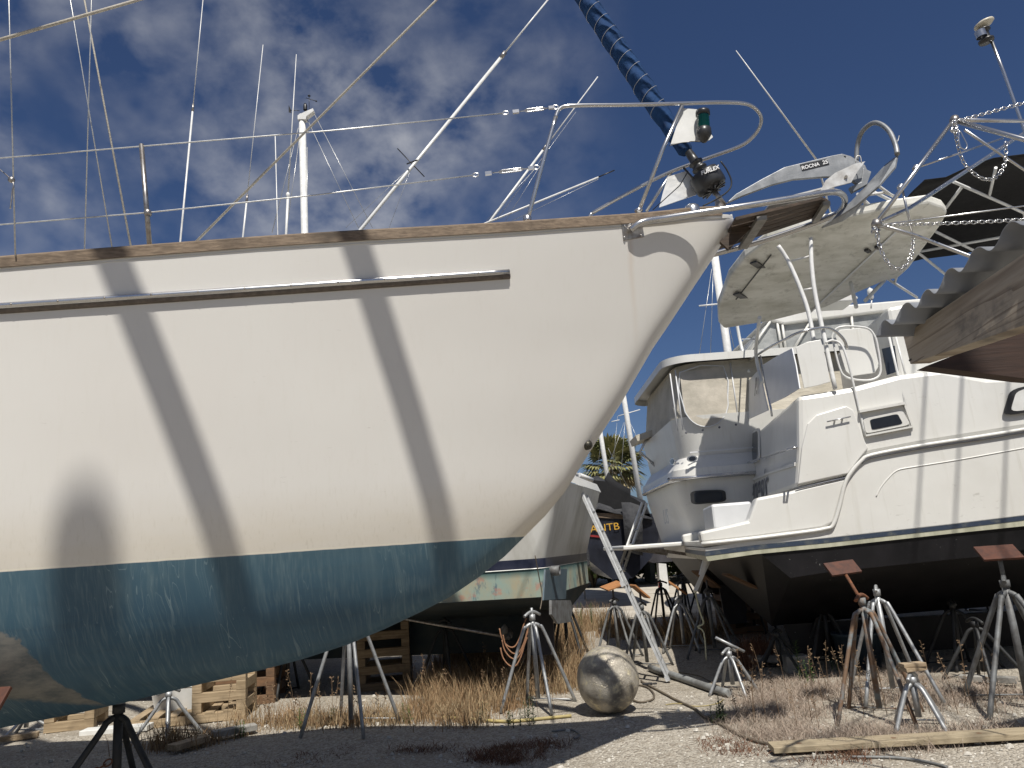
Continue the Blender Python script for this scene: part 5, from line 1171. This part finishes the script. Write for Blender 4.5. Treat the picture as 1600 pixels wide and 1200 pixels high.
# ------------------------------------------------------------------ PALM and far green
def leafmat(name, c1, c2):
    t = NT(name); i = t.node('ShaderNodeObjectInfo'); n_ = t.noise(t.geo(), 1.3, 3, .6)
    t.base(t.mix(t.ramp(n_, .35, .65), c1, c2)); t.set(.7, 0, .25); return t.m
M['palm'] = leafmat('palm_leaf', (.13, .14, .055), (.27, .25, .11)); M['deadpalm'] = leafmat('dry_palm_leaf', (.30, .24, .13), (.22, .17, .09))
def palm(loc, h, r_, lab):
    t = thing('palm_tree', lab, 'palm tree', loc, 0, 'palms at the far side of the yard')
    b = MB(); b.tube([(0, 0, -.2), (.1, 0, h*.5), (0, 0, h)], [.17, .14, .16], 10, 4); b.build('trunk', simple('palm_bark', (.2, .17, .13), (.1, .085, .07), 9, .9, bump=.6), t, local=True)
    for nm, cnt, lo, hi, mt2 in (('crown', 62, -.5, 1.35, M['palm']), ('dead_fronds', 16, -1.25, -.5, M['deadpalm'])):
        b = MB()
        for k in range(cnt):
            az = R()*6.283; el = lo+(hi-lo)*R(); d = Vector((math.cos(az)*math.cos(el), math.sin(az)*math.cos(el), math.sin(el)))
            o_ = Vector((0, 0, h)); stem = r_*(.45+.2*R()); c = o_+d*stem; c.z -= .05*r_
            up = Vector((0, 0, 1)); s_ = d.cross(up).normalized(); u_ = s_.cross(d)
            b.bar(o_, c, .02, .02)
            nleaf = 16
            for q in range(nleaf):
                a_ = -1.5+3.0*q/(nleaf-1); ld = (d*math.cos(a_)+s_*math.sin(a_)+u_*.15*math.cos(a_*2)).normalized(); L = r_*(.55+.15*R())*(1-.25*abs(a_)/1.5)
                tip = c+ld*L+Vector((0, 0, -.28*L)); w = (ld.cross(u_)).normalized()*.042*r_
                mid = c+ld*L*.6+Vector((0, 0, -.05*L)); b.add([c, mid-w, tip, mid+w], [(0, 1, 2, 3)])
        b.build(nm, mt2, t, local=True)
    return t
pc_ = W(957, 726, 40); palm((pc_.x, 40, 0), pc_.z, 1.75, 'round-headed fan palm showing over the tarped boat')
for i, (x, y, h, r_) in enumerate(((-22, 48, 6, 1.8), (24, 52, 7, 1.8))): palm((x, y, 0), h, r_, ['lone fan palm far beyond the sailboat stern', 'lone fan palm far behind the cruiser bow'][i])
def bush(loc, rx, h, n_, lab, c1=(.05, .075, .025), c2=(.10, .13, .045), name='bush', leaf=.16):
    t = thing(name, lab, 'bush', loc, 0, 'green bushes along the far edge of the yard')
    b = MB()
    for k in range(5):
        a_ = R()*6.28; b.tube([(0, 0, -.1), (math.cos(a_)*rx*.3, math.sin(a_)*rx*.3, h*.5), (math.cos(a_)*rx*.6, math.sin(a_)*rx*.6, h*.8)], [.05, .03, .015], 6)
    b.build('stems', simple('bush_bark', (.14, .11, .08), (.08, .065, .05), 8, .9), t, local=True)
    b = MB()
    cl = [(Vector(((R()-.5)*1.5*rx, (R()-.5)*1.5*rx, h*(.25+.6*R()))), rx*(.28+.25*R())) for _ in range(14)]
    for k in range(n_):
        c, rr_ = cl[k % len(cl)]; d = Vector((R()-.5, R()-.5, R()-.5)).normalized(); p = c+d*rr_*(.6+.5*R()); p.z = max(.05, p.z)
        a = Vector((R()-.5, R()-.5, R()-.5)).normalized()*leaf; c2_ = a.cross(d).normalized()*leaf*.6
        b.add([p-a, p+c2_, p+a, p-c2_], [(0, 1, 2, 3)])
    b.build('foliage', leafmat(name+'_leaf', c1, c2), t, local=True); return t
bl = [(900, 36), (925, 34), (950, 37), (985, 35), (1015, 36), (1060, 38), (1130, 38)]
for i, (px, Y) in enumerate(bl):
    x = W(px, 880, Y).x; bush((x, Y, 0), 1.6+.5*R(), 2.0+.8*R(), 1300, ['leftmost green bush beyond the far road', 'second green bush beyond the far road', 'third green bush beyond the far road, below the palm', 'dense bush beyond the road just right of the palm', 'bush beyond the road behind the leaning white ladder', 'bush beyond the road behind the swim platform', 'bush beyond the road behind the cruiser keel'][i])
# distant wooded edge, all round
b = MB()
for k in range(15000):
    a_ = R()*6.283; rr_ = 95+55*R(); hh = (3.2+2.6*math.sin(a_*17)*math.sin(a_*5+1)+1.6*math.sin(a_*41)); z = R()**.7*hh
    p = Vector((math.cos(a_)*rr_, math.sin(a_)*rr_, z)); d = Vector((R()-.5, R()-.5, R()-.5)).normalized()*1.5; e = d.orthogonal().normalized()*1.1
    b.add([p-d, p+e, p+d, p-e], [(0, 1, 2, 3)])
wd = b.build('distant_woodland', leafmat('woodland_leaf', (.045, .065, .03), (.09, .11, .05))); tag(wd, 'far green woodland closing the horizon behind the boatyard', 'woodland', kind='stuff')
# other laid-up hulls far beyond, glimpsed under and between
for i, (px, Y, s_) in enumerate(((1170, 30, 1), (1320, 27, 1), (1450, 31, 1), (560, 24, -1), (200, 27, 1))):
    x = W(px, 900, Y).x; t = thing('laid_up_boat', ['distant white hull behind the cruiser keel', 'distant white hull behind the rusty stand', 'distant white hull behind the bicycle', 'distant white hull behind the galvanised stand', 'distant white hull beyond the left timber crib'][i], 'boat', (x, Y, 0), 0, 'white hulls laid up far across the yard')
    ship(x, Y, Y+8*1, 1.6, 1.0, 2.7, t, 'hull', M['gelold']); MB().box((x, Y+3, .5), (.2, 2.5, 1.0)).build('keel', dkb, t)
# small red and white sign / cooler far behind
b = MB(); q = W(1038, 905, 26); b.prism([W(*c, 26) for c in [(1029, 880), (1041, 881), (1046, 925), (1032, 925)]], (0, .4, 0)); o = b.build('sign_board', M['whiteplastic']); tag(o, 'white leaning board seen between the far stands', 'board')
MB().prism([W(*c, 25.98) for c in [(1029, 908), (1033, 908), (1034, 923), (1029, 923)]], (0, .02, 0)).build('red_patch', M['maroon'], o)

# ------------------------------------------------------------------ SHED corner (close, right)
shd = thing('shed_roof', 'corner of an open shed with corrugated metal roof on weathered timber at right', 'shed', (3.2, 1.6, 0))
# corrugated sheet: its edge profile faces the camera; corrugations run away from it
edge = [(1369, 527), (1376, 508), (1383, 500), (1395, 507), (1403, 492), (1411, 477), (1420, 473), (1432, 481), (1441, 461), (1450, 452), (1461, 459), (1470, 445), (1478, 425), (1488, 419), (1500, 425), (1510, 412), (1518, 395), (1530, 386), (1546, 392), (1558, 380), (1568, 358), (1582, 346), (1600, 352), (1614, 340), (1628, 318), (1645, 306), (1664, 312), (1684, 290), (1702, 268), (1722, 262), (1745, 266), (1770, 240), (1790, 216)]
def Ye(px): return 2.35-.62*(px-1369)/231.0*.85
ep = [W(px, py, max(.9, Ye(px))) for px, py in edge]
ep = crom(ep, 4)
back = Vector((.95, .42, -.30))*1.0
bdir = Vector((1.0, .30, .02))
MB().grid([[p for p in ep], [p+Vector((.14, .012, -.003)) for p in ep], [p+Vector((1.5, .14, -.03)) for p in ep]]).build('corrugated_sheet', simple('zinc_sheet', (.27, .285, .31), (.20, .21, .23), 2.5, .6, .2), shd, solid=.0016)
def wp(px, py, Y): return W(px, py, Y)
# fascia rafter under the sheet edge
fa = [(1411, 531), (1700, 318), (1760, 470), (1424, 569)]
def Yf(px): return 2.42-.75*(px-1411)/189.0*.75
f1 = [W(px, py, max(.85, Yf(px))) for px, py in [(1411, 524), (1600, 396), (1720, 308), (1720, 442), (1600, 508), (1422, 569)]]
def beam_mat():
    t = NT('rough_sawn_beam'); p = t.objc()
    d = (f1[1]-f1[0]).normalized()
    vx = t.node('ShaderNodeVectorMath', operation='DOT_PRODUCT'); t.link(p, vx.inputs[0]); vx.inputs[1].default_value = tuple(d)
    s = t.node('ShaderNodeSeparateXYZ'); t.link(p, s.inputs[0])
    perp = t.math('SUBTRACT', s.outputs['Z'], t.math('MULTIPLY', vx.outputs['Value'], d.z))
    cb2 = t.node('ShaderNodeCombineXYZ'); t.link(t.math('MULTIPLY', vx.outputs['Value'], .5), cb2.inputs[0]); t.link(t.math('MULTIPLY', perp, 7), cb2.inputs[1])
    n_ = t.noise(cb2.outputs[0], 1.6, 3, .5, dist=.2); g2 = t.math('FRACT', t.math('MULTIPLY', n_, 8)); f_ = t.noise(cb2.outputs[0], 24, 3, .6)
    c = t.mix(t.ramp(g2, .05, .4), (.20, .16, .12), (.36, .31, .245)); c = t.mix(t.math('MULTIPLY', t.ramp(f_, .5, .7), .45), c, (.22, .17, .12))
    c = t.mix(t.math('MULTIPLY', t.ramp(t.noise(p, 5, 5, .65), .55, .68), .75), c, (.10, .095, .09)); t.base(c); t.set(.85); t.bump(g2, .3, .003); return t.m
BM = beam_mat()
off_ = Vector((.052, .03, .0))
MB().prism(f1, Vector((.07, .012, 0))).build('fascia_beam', BM, shd, bevel=.002)
u1 = [W(1424, 570, Yf(1424)+.03), W(1600, 510, Yf(1600)+.03), W(1720, 444, .88)]
soff = [W(1450, 566, 2.5), W(1590, 590, 2.2), W(1640, 599, 2.1)]
# soffit timber beyond (dark brown lower beam)
dbm = [(1447, 572), (1530, 540), (1600, 520), (1720, 490), (1720, 600), (1600, 591)]
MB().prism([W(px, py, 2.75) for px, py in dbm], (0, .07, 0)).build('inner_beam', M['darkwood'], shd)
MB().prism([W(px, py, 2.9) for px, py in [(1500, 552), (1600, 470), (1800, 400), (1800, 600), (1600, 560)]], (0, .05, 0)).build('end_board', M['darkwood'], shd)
MB().tube([W(1424, 562, Yf(1424)-.0)+Vector((0, -.003, 0)), W(1424, 562, Yf(1424))+Vector((0, .01, 0))], .004, 8).build('nail', M['black'], shd)
MB().box((3.0, 1.75, 1.0), (.12, .12, 2.2)).build('post', M['pine'], shd)
MB().box((4.6, 2.2, 1.1), (.12, .12, 2.4)).build('post', M['pine'], shd)
MB().bar((2.95, 1.70, 2.18), (4.7, 2.3, 2.35), .09, .14).build('wall_plate', M['darkwood'], shd)
# ------------------------------------------------------------------ BOW PULPIT of the boat standing off to the right, hung with chain
PY = 4.3
pf = thing('bow_pulpit', 'stainless bow pulpit with hanging chains poking in at the right edge', 'pulpit', (4.0, PY+.3, 3.3))
def pt(l, r_, name='tube', m='steel'): return MB().tube([W(x, y, Y) for x, y, Y in l], r_, 10).build(name, M[m], pf)
A1 = (1490, 188, PY); A2 = (1368, 350, PY-.1)
for l, r_ in (([A1, A2], .0125), ([A2, (1420, 326, PY+.1), (1600, 208, PY+.9), (1700, 140, PY+1.2)], .0125), ([A1, (1600, 218, PY-.2), (1720, 262, PY-.5)], .015), ([A1, (1600, 189, PY+.5), (1720, 190, PY+1)], .012),
              ([A2, (1430, 368, PY), (1520, 402, PY-.1), (1640, 450, PY-.3)], .0115), ([(1433, 262, PY-.02), (1567, 216, PY+.3)], .006), ([(1409, 292, PY-.04), (1426, 367, PY)], .007), ([(1507, 203, PY), (1610, 272, PY+.2), (1720, 340, PY+.4)], .008),
              ([(1372, 352, PY-.1), (1600, 322, PY), (1720, 306, PY)], .0045)):
    pt(l, r_, 'pulpit_tube')
for (x, y, Y) in (A1, A2): MB().lathe(W(x, y, Y)-Vector((0, .0, .03)), (0.2, 0, 1), [(0, 0), (.028, .01), (.03, .03), (.022, .055), (0, .06)], 12).build('joint', M['steeldull'], pf)
for (x, y, Y) in ((1432, 262, PY-.02), (1408, 292, PY-.04)): MB().lathe(W(x, y, Y)-Vector((.01, 0, .012)), (.6, 0, .8), [(.02, 0), (.02, .024)], 12).build('collar', M['steel'], pf)
chain([W(1490, 195, PY-.05), W(1500, 240, PY-.05), W(1512, 262, PY-.05), W(1535, 279, PY-.05), W(1555, 277, PY-.03), W(1570, 256, PY), W(1572, 222, PY)], pf, .0032, .034, .011)
chain([W(1492, 190, PY-.03), W(1545, 176, PY), W(1600, 161, PY), W(1680, 140, PY)], pf, .0028, .034, .011)
chain([W(1368, 358, PY-.15), W(1378, 395, PY-.15), W(1395, 418, PY-.15), W(1412, 418, PY-.12), W(1424, 398, PY-.08), W(1427, 372, PY)], pf, .0032, .034, .011)
chain([W(1376, 352, PY-.12), W(1450, 350, PY-.1), W(1530, 347, PY-.1), W(1620, 342, PY-.1)], pf, .0028, .034, .011)
for (x, y) in ((1490, 192), (1368, 352)):
    b = MB()
    for k in range(5):
        c = W(x+R()*8-3, y+R()*14, PY-.06-.05*R()); u_ = Vector((R()-.5, R()-.5, R()-.5)).normalized(); v_ = u_.orthogonal().normalized()
        b.tube([c+u_*.022*math.cos(q)+v_*.014*math.sin(q) for q in [j*math.pi/4 for j in range(8)]], .0045, 6, 1, closed=True)
    b.build('shackle', M['steel'], pf)
b = MB(); c = [W(*q, PY-.07) for q in [(1500, 205), (1505, 214), (1511, 226), (1509, 233), (1502, 231), (1499, 222), (1498, 210)]]; b.tube(c, .0035, 6, 3, closed=True); b.build('snap_hook', M['steel'], pf)
# deck boat carrying it, just outside the frame
ob = thing('neighbour_boat', 'white boat bow standing just outside the right edge behind the shed', 'boat', (6, PY+.4, 0))
MB().add([(4.1, PY+.4, 3.45), (7.5, PY-.9, 3.5), (12, PY-.9, 3.5), (12, PY+2.1, 3.5), (7.5, PY+1.9, 3.5), (5.3, PY+.4, 1.5), (7.5, PY-.5, 1.4), (12, PY-.5, 1.4), (12, PY+1.6, 1.4), (7.5, PY+1.4, 1.4)], [(0, 1, 2, 3, 4), (0, 5, 6, 1), (1, 6, 7, 2), (0, 4, 9, 5), (4, 3, 8, 9), (5, 9, 8, 7, 6), (2, 7, 8, 3)]).build('hull', M['gel'], ob, bevel=.02)
MB().prism([(7.5, PY+.3, 1.5), (11, PY+.3, 1.5), (10.6, PY+.3, 0), (8, PY+.3, 0)], (0, .25, 0)).build('keel', dkb, ob)
for y in (-.25, .35): MB().tube([(4.6, PY+.4+y, 3.45), (4.5, PY+.4+y, 4.6)], .013, 8).build('pulpit_leg', M['steel'], ob)
# mast-mounted dome antenna on its pole
an = thing('antenna_pole', 'steel pole topped by a cream dome antenna and black lamp at top right', 'antenna', W(1600, 212, 4.9))
MB().tube([W(1547, 58, 4.9), W(1568, 112, 4.9), W(1598, 196, 4.9), W(1640, 320, 4.9), W(1740, 620, 4.9)], .0115, 10).build('pole', M['steel'], an)
b = MB(); c0_ = W(1542, 66, 4.88); b.lathe(c0_, (-.12, 0, 1), [(0, 0), (.048, .0), (.052, .01), (.052, .02), (.034, .024), (.034, .085), (.05, .09), (.05, .10), (0, .104)], 18); b.build('lamp', M['black'], an)
MB().lathe(W(1535, 62, 4.86)+Vector((0, 0, .02)), (-.12, 0, 1), [(.036, .0), (.036, .05)], 14).build('lens', M['steel'], an)
b = MB(); c0_ = W(1540, 42, 4.88); b.lathe(c0_, (-.28, 0, 1), [(0, -.02), (.012, -.02), (.014, .0), (.05, .008), (.068, .022), (.066, .034), (.04, .046), (0, .05)], 20); b.build('dome', simple('cream_plastic', (.62, .58, .46), (.55, .5, .4), 5, .4), an)
# ------------------------------------------------------------------ ADDED GANTRY, unseen above and behind the camera, to cast the slanted shadows
def shadow_line(pxA, pxB, z):
    out = []
    for q in (pxA, pxB):
        a_ = along(q[0], q[1], q[0], q[1], 1, 0)[0]; t = (z-a_.z)/SUN.z; out.append(a_+SUN*t)
    return out
hg = thing('shadow_gantry', 'unseen steel gantry added over the camera to cast slanted shadows on the hull', 'shadow caster', (0, 1.6, 0))
hm_ = simple('gantry_paint', (.05, .12, .28), (.04, .09, .2), 4, .5)
for (qa, qb, nm) in (((190, 440), (352, 868), 'beam'), ((575, 440), (692, 836), 'beam')):
    A_, B_ = shadow_line(qa, qb, 9.0); d = (B_-A_); d.z = 0; d.normalize(); Lm = A_-d*(9+A_.x); Rm = B_+d*(7-B_.x)
    MB().tube([Lm, Rm], .080, 14).build('beam', hm_, hg)
    print('hoist', A_, B_)
for x, y in ((-9, 1.2), (7, 1.6)):
    MB().bar((x, y, 0), (x, y, 9.2), .35, .35, (0, 1, 0)).build('leg', hm_, hg)
    MB().bar((x, y-3, 9.0), (x, y+2.5, 9.0), .25, .3, (0, 0, 1)).build('cross_beam', hm_, hg)
for k, x in enumerate((5.55, 5.95, 6.45)): MB().tube([(x-.75, 1.2, 9), (x+.15, 6.3, 9)], .015, 8).build('shadow_rod', hm_, hg)  # thin rods added out of view to cast stripes on the cruiser side
# unseen mast and hull added behind the camera to cast the soft hull shadow
a_ = along(132, 825, 132, 825, 1, 0)[0]; tt_ = 20/SUN.z*1.0; mp_ = a_+SUN*18
mb_ = thing('shadow_mast', 'unseen tall mast added behind the camera to cast a soft shadow on the hull', 'sailboat', (mp_.x, mp_.y, 0))
MB().tube([(mp_.x, mp_.y, 2), (mp_.x, mp_.y, mp_.z)], [.12, .13], 12).build('mast', M['alup'], mb_)
MB().tube([(mp_.x, mp_.y, mp_.z-3.4), (mp_.x, mp_.y, mp_.z-.1)], .20, 12).build('shadow_sleeve', M['gel'], mb_)  # thick sleeve added to widen the cast shadow
ship(mp_.x, mp_.y-6, mp_.y+1.5, 1.6, .8, 2.4, mb_, 'hull', M['gel'])
# ------------------------------------------------------------------ GRASS, WEEDS, DRY BRUSH
def inpoly(x, y, P):
    c = False
    for i in range(len(P)):
        x0, y0 = P[i]; x1, y1 = P[i-1]
        if (y0 > y) != (y1 > y) and x < (x1-x0)*(y-y0)/(y1-y0)+x0: c = not c
    return c
def blades(b, x, y, h, w, lean, seg=2, up=0):
    a_ = R()*6.283; c, s = math.cos(a_), math.sin(a_); l = lean*h*(.3+R()); z0 = gz(x, y)-.02
    wx, wy = -s*w, c*w
    f = R()*6.283; wx, wy = math.cos(f)*w, math.sin(f)*w
    b.add([(x-wx, y-wy, z0), (x+wx, y+wy, z0), (x+wx*.7+c*l*.35, y+wy*.7+s*l*.35, z0+h*.6), (x-wx*.7+c*l*.35, y-wy*.7+s*l*.35, z0+h*.6), (x+c*l, y+s*l, z0+h)], [(0, 1, 2, 3), (3, 2, 4)])
def area(polys_px, n_, hmin, hmax, w, lean, clump=0, b=None, cr_=.12):
    b = b or MB(); P = [(Z(x, y, 0).x, Z(x, y, 0).y) for x, y in polys_px]; xs_ = [p[0] for p in P]; ys_ = [p[1] for p in P]
    cs = []
    if clump:
        while len(cs) < clump:
            x, y = min(xs_)+R()*(max(xs_)-min(xs_)), min(ys_)+R()*(max(ys_)-min(ys_))
            if inpoly(x, y, P): cs.append((x, y, .5+.8*R()))
    k = 0; tries = 0
    while k < n_ and tries < n_*20:
        tries += 1
        if cs:
            cx_, cy_, cs_ = cs[int(R()*len(cs))]; x, y = cx_+random.gauss(0, cr_*cs_), cy_+random.gauss(0, cr_*cs_); hs = cs_
        else:
            x, y = min(xs_)+R()*(max(xs_)-min(xs_)), min(ys_)+R()*(max(ys_)-min(ys_)); hs = 1
            if not inpoly(x, y, P): continue
        blades(b, x, y, (hmin+(hmax-hmin)*R()**1.5)*hs, w*(.6+.8*R()), lean); k += 1
    return b
def grassmat(name, cols):
    t = NT(name); p = t.geo(); n_ = t.noise(p, 2.2, 3, .6); f_ = t.noise(p, 60, 2, .6, (1, 1, .1))
    c = t.mix(t.ramp(n_, .38, .62), cols[0], cols[1]); c = t.mix(t.ramp(f_, .42, .62), c, cols[2]); g_ = t.noise(p, 130, 1, .5, (1, 1, .02)); c = t.mix(t.math('MULTIPLY', t.ramp(g_, .5, .75), .6), c, tuple(min(1, 1.7*v) for v in cols[0])); t.base(c); t.set(.85, 0, .15); return t.m
straw = grassmat('straw', ((.30, .20, .11), (.36, .29, .18), (.20, .12, .065)))
pale = grassmat('pale_straw', ((.34, .27, .215), (.25, .19, .15), (.38, .32, .26)))
b = MB()
area([(640, 1115), (660, 1075), (740, 1058), (800, 1060), (900, 1050), (910, 1105), (820, 1100), (760, 1125)], 9000, .10, .42, .0035, .5, 60, b)
area([(330, 1150), (360, 1128), (480, 1122), (620, 1118), (760, 1112), (760, 1128), (620, 1136), (480, 1142)], 4200, .06, .26, .0035, .6, 90, b)
area([(240, 1160), (330, 1150), (340, 1160), (250, 1172)], 900, .10, .3, .004, .6, 16, b)
area([(860, 1085), (905, 1085), (915, 990), (880, 970), (860, 1000)], 3800, .2, .60, .004, .4, 34, b)
area([(660, 1060), (860, 1050), (860, 1005), (700, 1010)], 4500, .2, .65, .004, .3, 50, b)
area([(895, 985), (960, 1000), (1010, 1005), (1000, 975), (905, 968)], 2600, .15, .5, .005, .3, 34, b)
area([(1040, 1010), (1110, 1010), (1130, 985), (1040, 980)], 2200, .15, .45, .005, .4, 30, b)
tag(b.build('dry_grass', straw), 'tangled dry brown grass growing under the boats', 'grass', kind='stuff')
b = MB()
for l in ([(1000, 1120), (880, 1135)], ): pass
area([(1130, 1145), (1145, 1110), (1180, 1065), (1230, 1058), (1300, 1080), (1290, 1140), (1230, 1160), (1170, 1160)], 15000, .03, .13, .0020, 1.5, 95, b, .13)
area([(1270, 1160), (1340, 1130), (1420, 1130), (1500, 1150), (1480, 1168), (1300, 1172)], 5000, .03, .13, .0022, 1.2, 60, b, .12)
area([(1275, 1090), (1330, 1060), (1450, 1060), (1600, 1070), (1600, 1120), (1450, 1105), (1330, 1100)], 8000, .03, .13, .0026, 1.2, 80, b, .14)
area([(1430, 1160), (1600, 1148), (1600, 1130), (1480, 1135)], 1500, .03, .10, .003, 1.1, 40, b, .1)
tag(b.build('dry_brush', pale), 'low greyish dry brush covering the gravel at right', 'dry brush', kind='stuff')
redst = grassmat('rusty_weed', ((.16, .075, .045), (.21, .12, .07), (.10, .055, .035)))
b = MB()
area([(735, 1178), (760, 1162), (880, 1150), (880, 1168), (820, 1190), (750, 1188)], 3200, .02, .07, .003, 1.6, 40, b, .08)
area([(620, 1170), (700, 1160), (690, 1172), (630, 1176)], 500, .02, .07, .003, 1.6, 14, b, .07)
area([(400, 1190), (560, 1165), (560, 1180), (420, 1199)], 350, .015, .05, .003, 1.6, 26, b, .05)
area([(1090, 1150), (1180, 1160), (1200, 1185), (1110, 1175)], 900, .02, .06, .003, 1.6, 26, b, .07)
area([(1240, 1195), (1340, 1170), (1360, 1190), (1280, 1199)], 600, .02, .08, .003, 1.5, 20, b, .06)
area([(1150, 1060), (1190, 1040), (1200, 1010), (1170, 1010)], 1500, .1, .40, .004, .5, 18, b, .08)
tag(b.build('rusty_weeds', redst), 'flat reddish-brown dead weeds scattered on the gravel', 'weeds', kind='stuff')
# small stones
b = MB()
for k in range(2600):
    px, py = R()*1600, 1075+R()**.8*125; p = Z(px, py, 0)
    if p.y > 14: continue
    s_ = .004+.012*R()**3; c = Vector((p.x, p.y, gz(p.x, p.y)-.008)); q = [Vector((R()-.5, R()-.5, 0)).normalized()*s_*(.7+.5*R()) for _ in range(1)]
    a0 = R()*6.28; ring_ = [c+Vector((math.cos(a0+j*1.2566)*s_, math.sin(a0+j*1.2566)*s_*(.6+.4*R()), 0)) for j in range(5)]
    tpv = c+Vector((0, 0, s_*.8)); b.add(ring_+[tpv], [(j, (j+1) % 5, 5) for j in range(5)])
for k in range(260):
    p = Z(R()*1600, 1080+R()*120, 0); s_ = .012+.022*R()**2; c = Vector((p.x, p.y, gz(p.x, p.y)-.006)); a0 = R()*6.28
    r0_ = [c+Vector((math.cos(a0+j*1.0472)*s_*(.7+.5*R()), math.sin(a0+j*1.0472)*s_*(.6+.4*R()), 0)) for j in range(6)]; r1_ = [c+(q-c)*.62+Vector((0, 0, s_*(.5+.3*R()))) for q in r0_]
    b.add(r0_+r1_, [(j, (j+1) % 6, (j+1) % 6+6, j+6) for j in range(6)]+[(6, 7, 8, 9, 10, 11)])
tag(b.build('pebbles', simple('shell_pebbles', (.66, .63, .56), (.36, .33, .28), 40, .8)), 'pale broken shell and pebbles strewn over the gravel', 'pebbles', kind='stuff')
# standing dead seed stalks
b = MB()
for k in range(95):
    px, py = [(640+R()*260, 1070+R()*50), (340+R()*300, 1125+R()*18), (1150+R()*150, 1075+R()*70), (1290+R()*310, 1075+R()*45), (870+R()*40, 990+R()*80)][k % 5]
    l = Z(px, py, 0); h = .25+.35*R(); dx, dy = (R()-.5)*.3*h, (R()-.5)*.3*h
    b.tube([(l.x, l.y, -.02), (l.x+dx*.4, l.y+dy*.4, h*.6), (l.x+dx, l.y+dy, h)], [.003, .0015], 4, 2)
    for q in range(14):
        f = .55+.45*R(); c = Vector((l.x+dx*f, l.y+dy*f, h*f)); d = Vector((R()-.5, R()-.5, .5*R())).normalized()*.022; w = d.orthogonal().normalized()*.006; b.add([c, c+d-w, c+d*1.5, c+d+w], [(0, 1, 2, 3)])
tag(b.build('seed_stalks', grassmat('stalk', ((.17, .11, .065), (.22, .16, .10), (.12, .08, .05)))), 'dead brown seed stalks standing up out of the dry grass', 'stalks', kind='stuff')
# individual green weeds
gweed = grassmat('green_weed', ((.075, .13, .035), (.12, .17, .05), (.05, .085, .03)))
dweed = grassmat('dark_weed', ((.035, .055, .025), (.055, .08, .03), (.03, .04, .02)))
def weed(px, py, h, lab, n=1, mat=gweed, leafl=.06, cat='weed'):
    l = gp(px, py); t = thing('weed', lab, cat, l, R()*6, 'leafy weeds growing in the gravel')
    bs_, bl2 = MB(), MB()
    for k in range(n):
        ox, oy = (R()-.5)*.12*(n > 1), (R()-.5)*.12*(n > 1); hh = h*(.65+.45*R()); lx, ly = (R()-.5)*.15*hh, (R()-.5)*.15*hh
        bs_.tube([(ox, oy, -.02), (ox+lx*.4, oy+ly*.4, hh*.5), (ox+lx, oy+ly, hh)], [.005, .002], 5, 3)
        m_ = int(hh/.011)
        for q in range(m_):
            f = .12+.88*q/m_; c = Vector((ox+lx*f, oy+ly*f, hh*f)); a_ = q*2.4; L = leafl*(1.15-.55*f)*(.8+.4*R()); d = Vector((math.cos(a_), math.sin(a_), .55)).normalized(); w = d.cross(Vector((0, 0, 1))).normalized()*L*.11
            bl2.add([c, c+d*L*.5-w, c+d*L+Vector((0, 0, -.1*L)), c+d*L*.5+w], [(0, 1, 2, 3)])
    bs_.build('stems', mat, t, local=True); bl2.build('leaves', mat, t, local=True); return t
weed(1250, 1062, .62, 'tall bright green weed beside the concrete block', 1, leafl=.085)
weed(1320, 1040, .42, 'slim green weed left of the rusty stand', 1, leafl=.08)
weed(1300, 1046, .22, 'small green weed at the foot of the slim one', 2)
weed(1262, 1072, .30, 'lower green weed in front of the concrete block', 2)
weed(1130, 1130, .24, 'dark green weed clump beside the hose and dry brush', 5, dweed)
weed(1118, 1134, .20, 'small dark weed just left of the clump beside the hose', 3, dweed)
for i, (px, py, h) in enumerate(((745, 1128, .17), (765, 1122, .22), (788, 1128, .18), (812, 1130, .22), (832, 1128, .30), (822, 1120, .20))):
    weed(px, py, h, ['leftmost dark weed along the shade edge before the big stand', 'second dark weed along the shade edge', 'dark weed at the left foot of the stand beside the ball', 'dark weed between the feet of the stand beside the ball', 'tallest dark weed under the stand beside the ball', 'thin dark weed behind the tallest one under the stand'][i], 2, dweed)
for i, (px, py, h) in enumerate(((468, 1138, .22), (523, 1132, .18), (372, 1150, .2), (640, 1130, .2), (905, 990, .55), (945, 992, .5), (925, 985, .5))):
    weed(px, py, h, ['yellow-green weed left of the stand under the forefoot', 'small green weed beside the post of the stand under the forefoot', 'greenish weed in front of the pale slab', 'thin weed right of the stand under the forefoot', 'tall reedy weed behind the mesh ball, left one', 'tall reedy weed behind the mesh ball, right one', 'tall reedy weed behind the mesh ball, middle one'][i], 3, gweed, .05)

# orange pad of a stand whose post is left of the frame
q_ = W(-14, 1094, 4.75)
stand((q_.x-.12, 4.55, -.01), q_.z-.02, 'stand at the far left edge showing only its red-brown pad on the scraped patch', pad='redply', padtilt=(.9, 0, -.1), padsize=(.30, .22), mat='darksteel', lean=(.1, .12), sp=.5, base=.8)
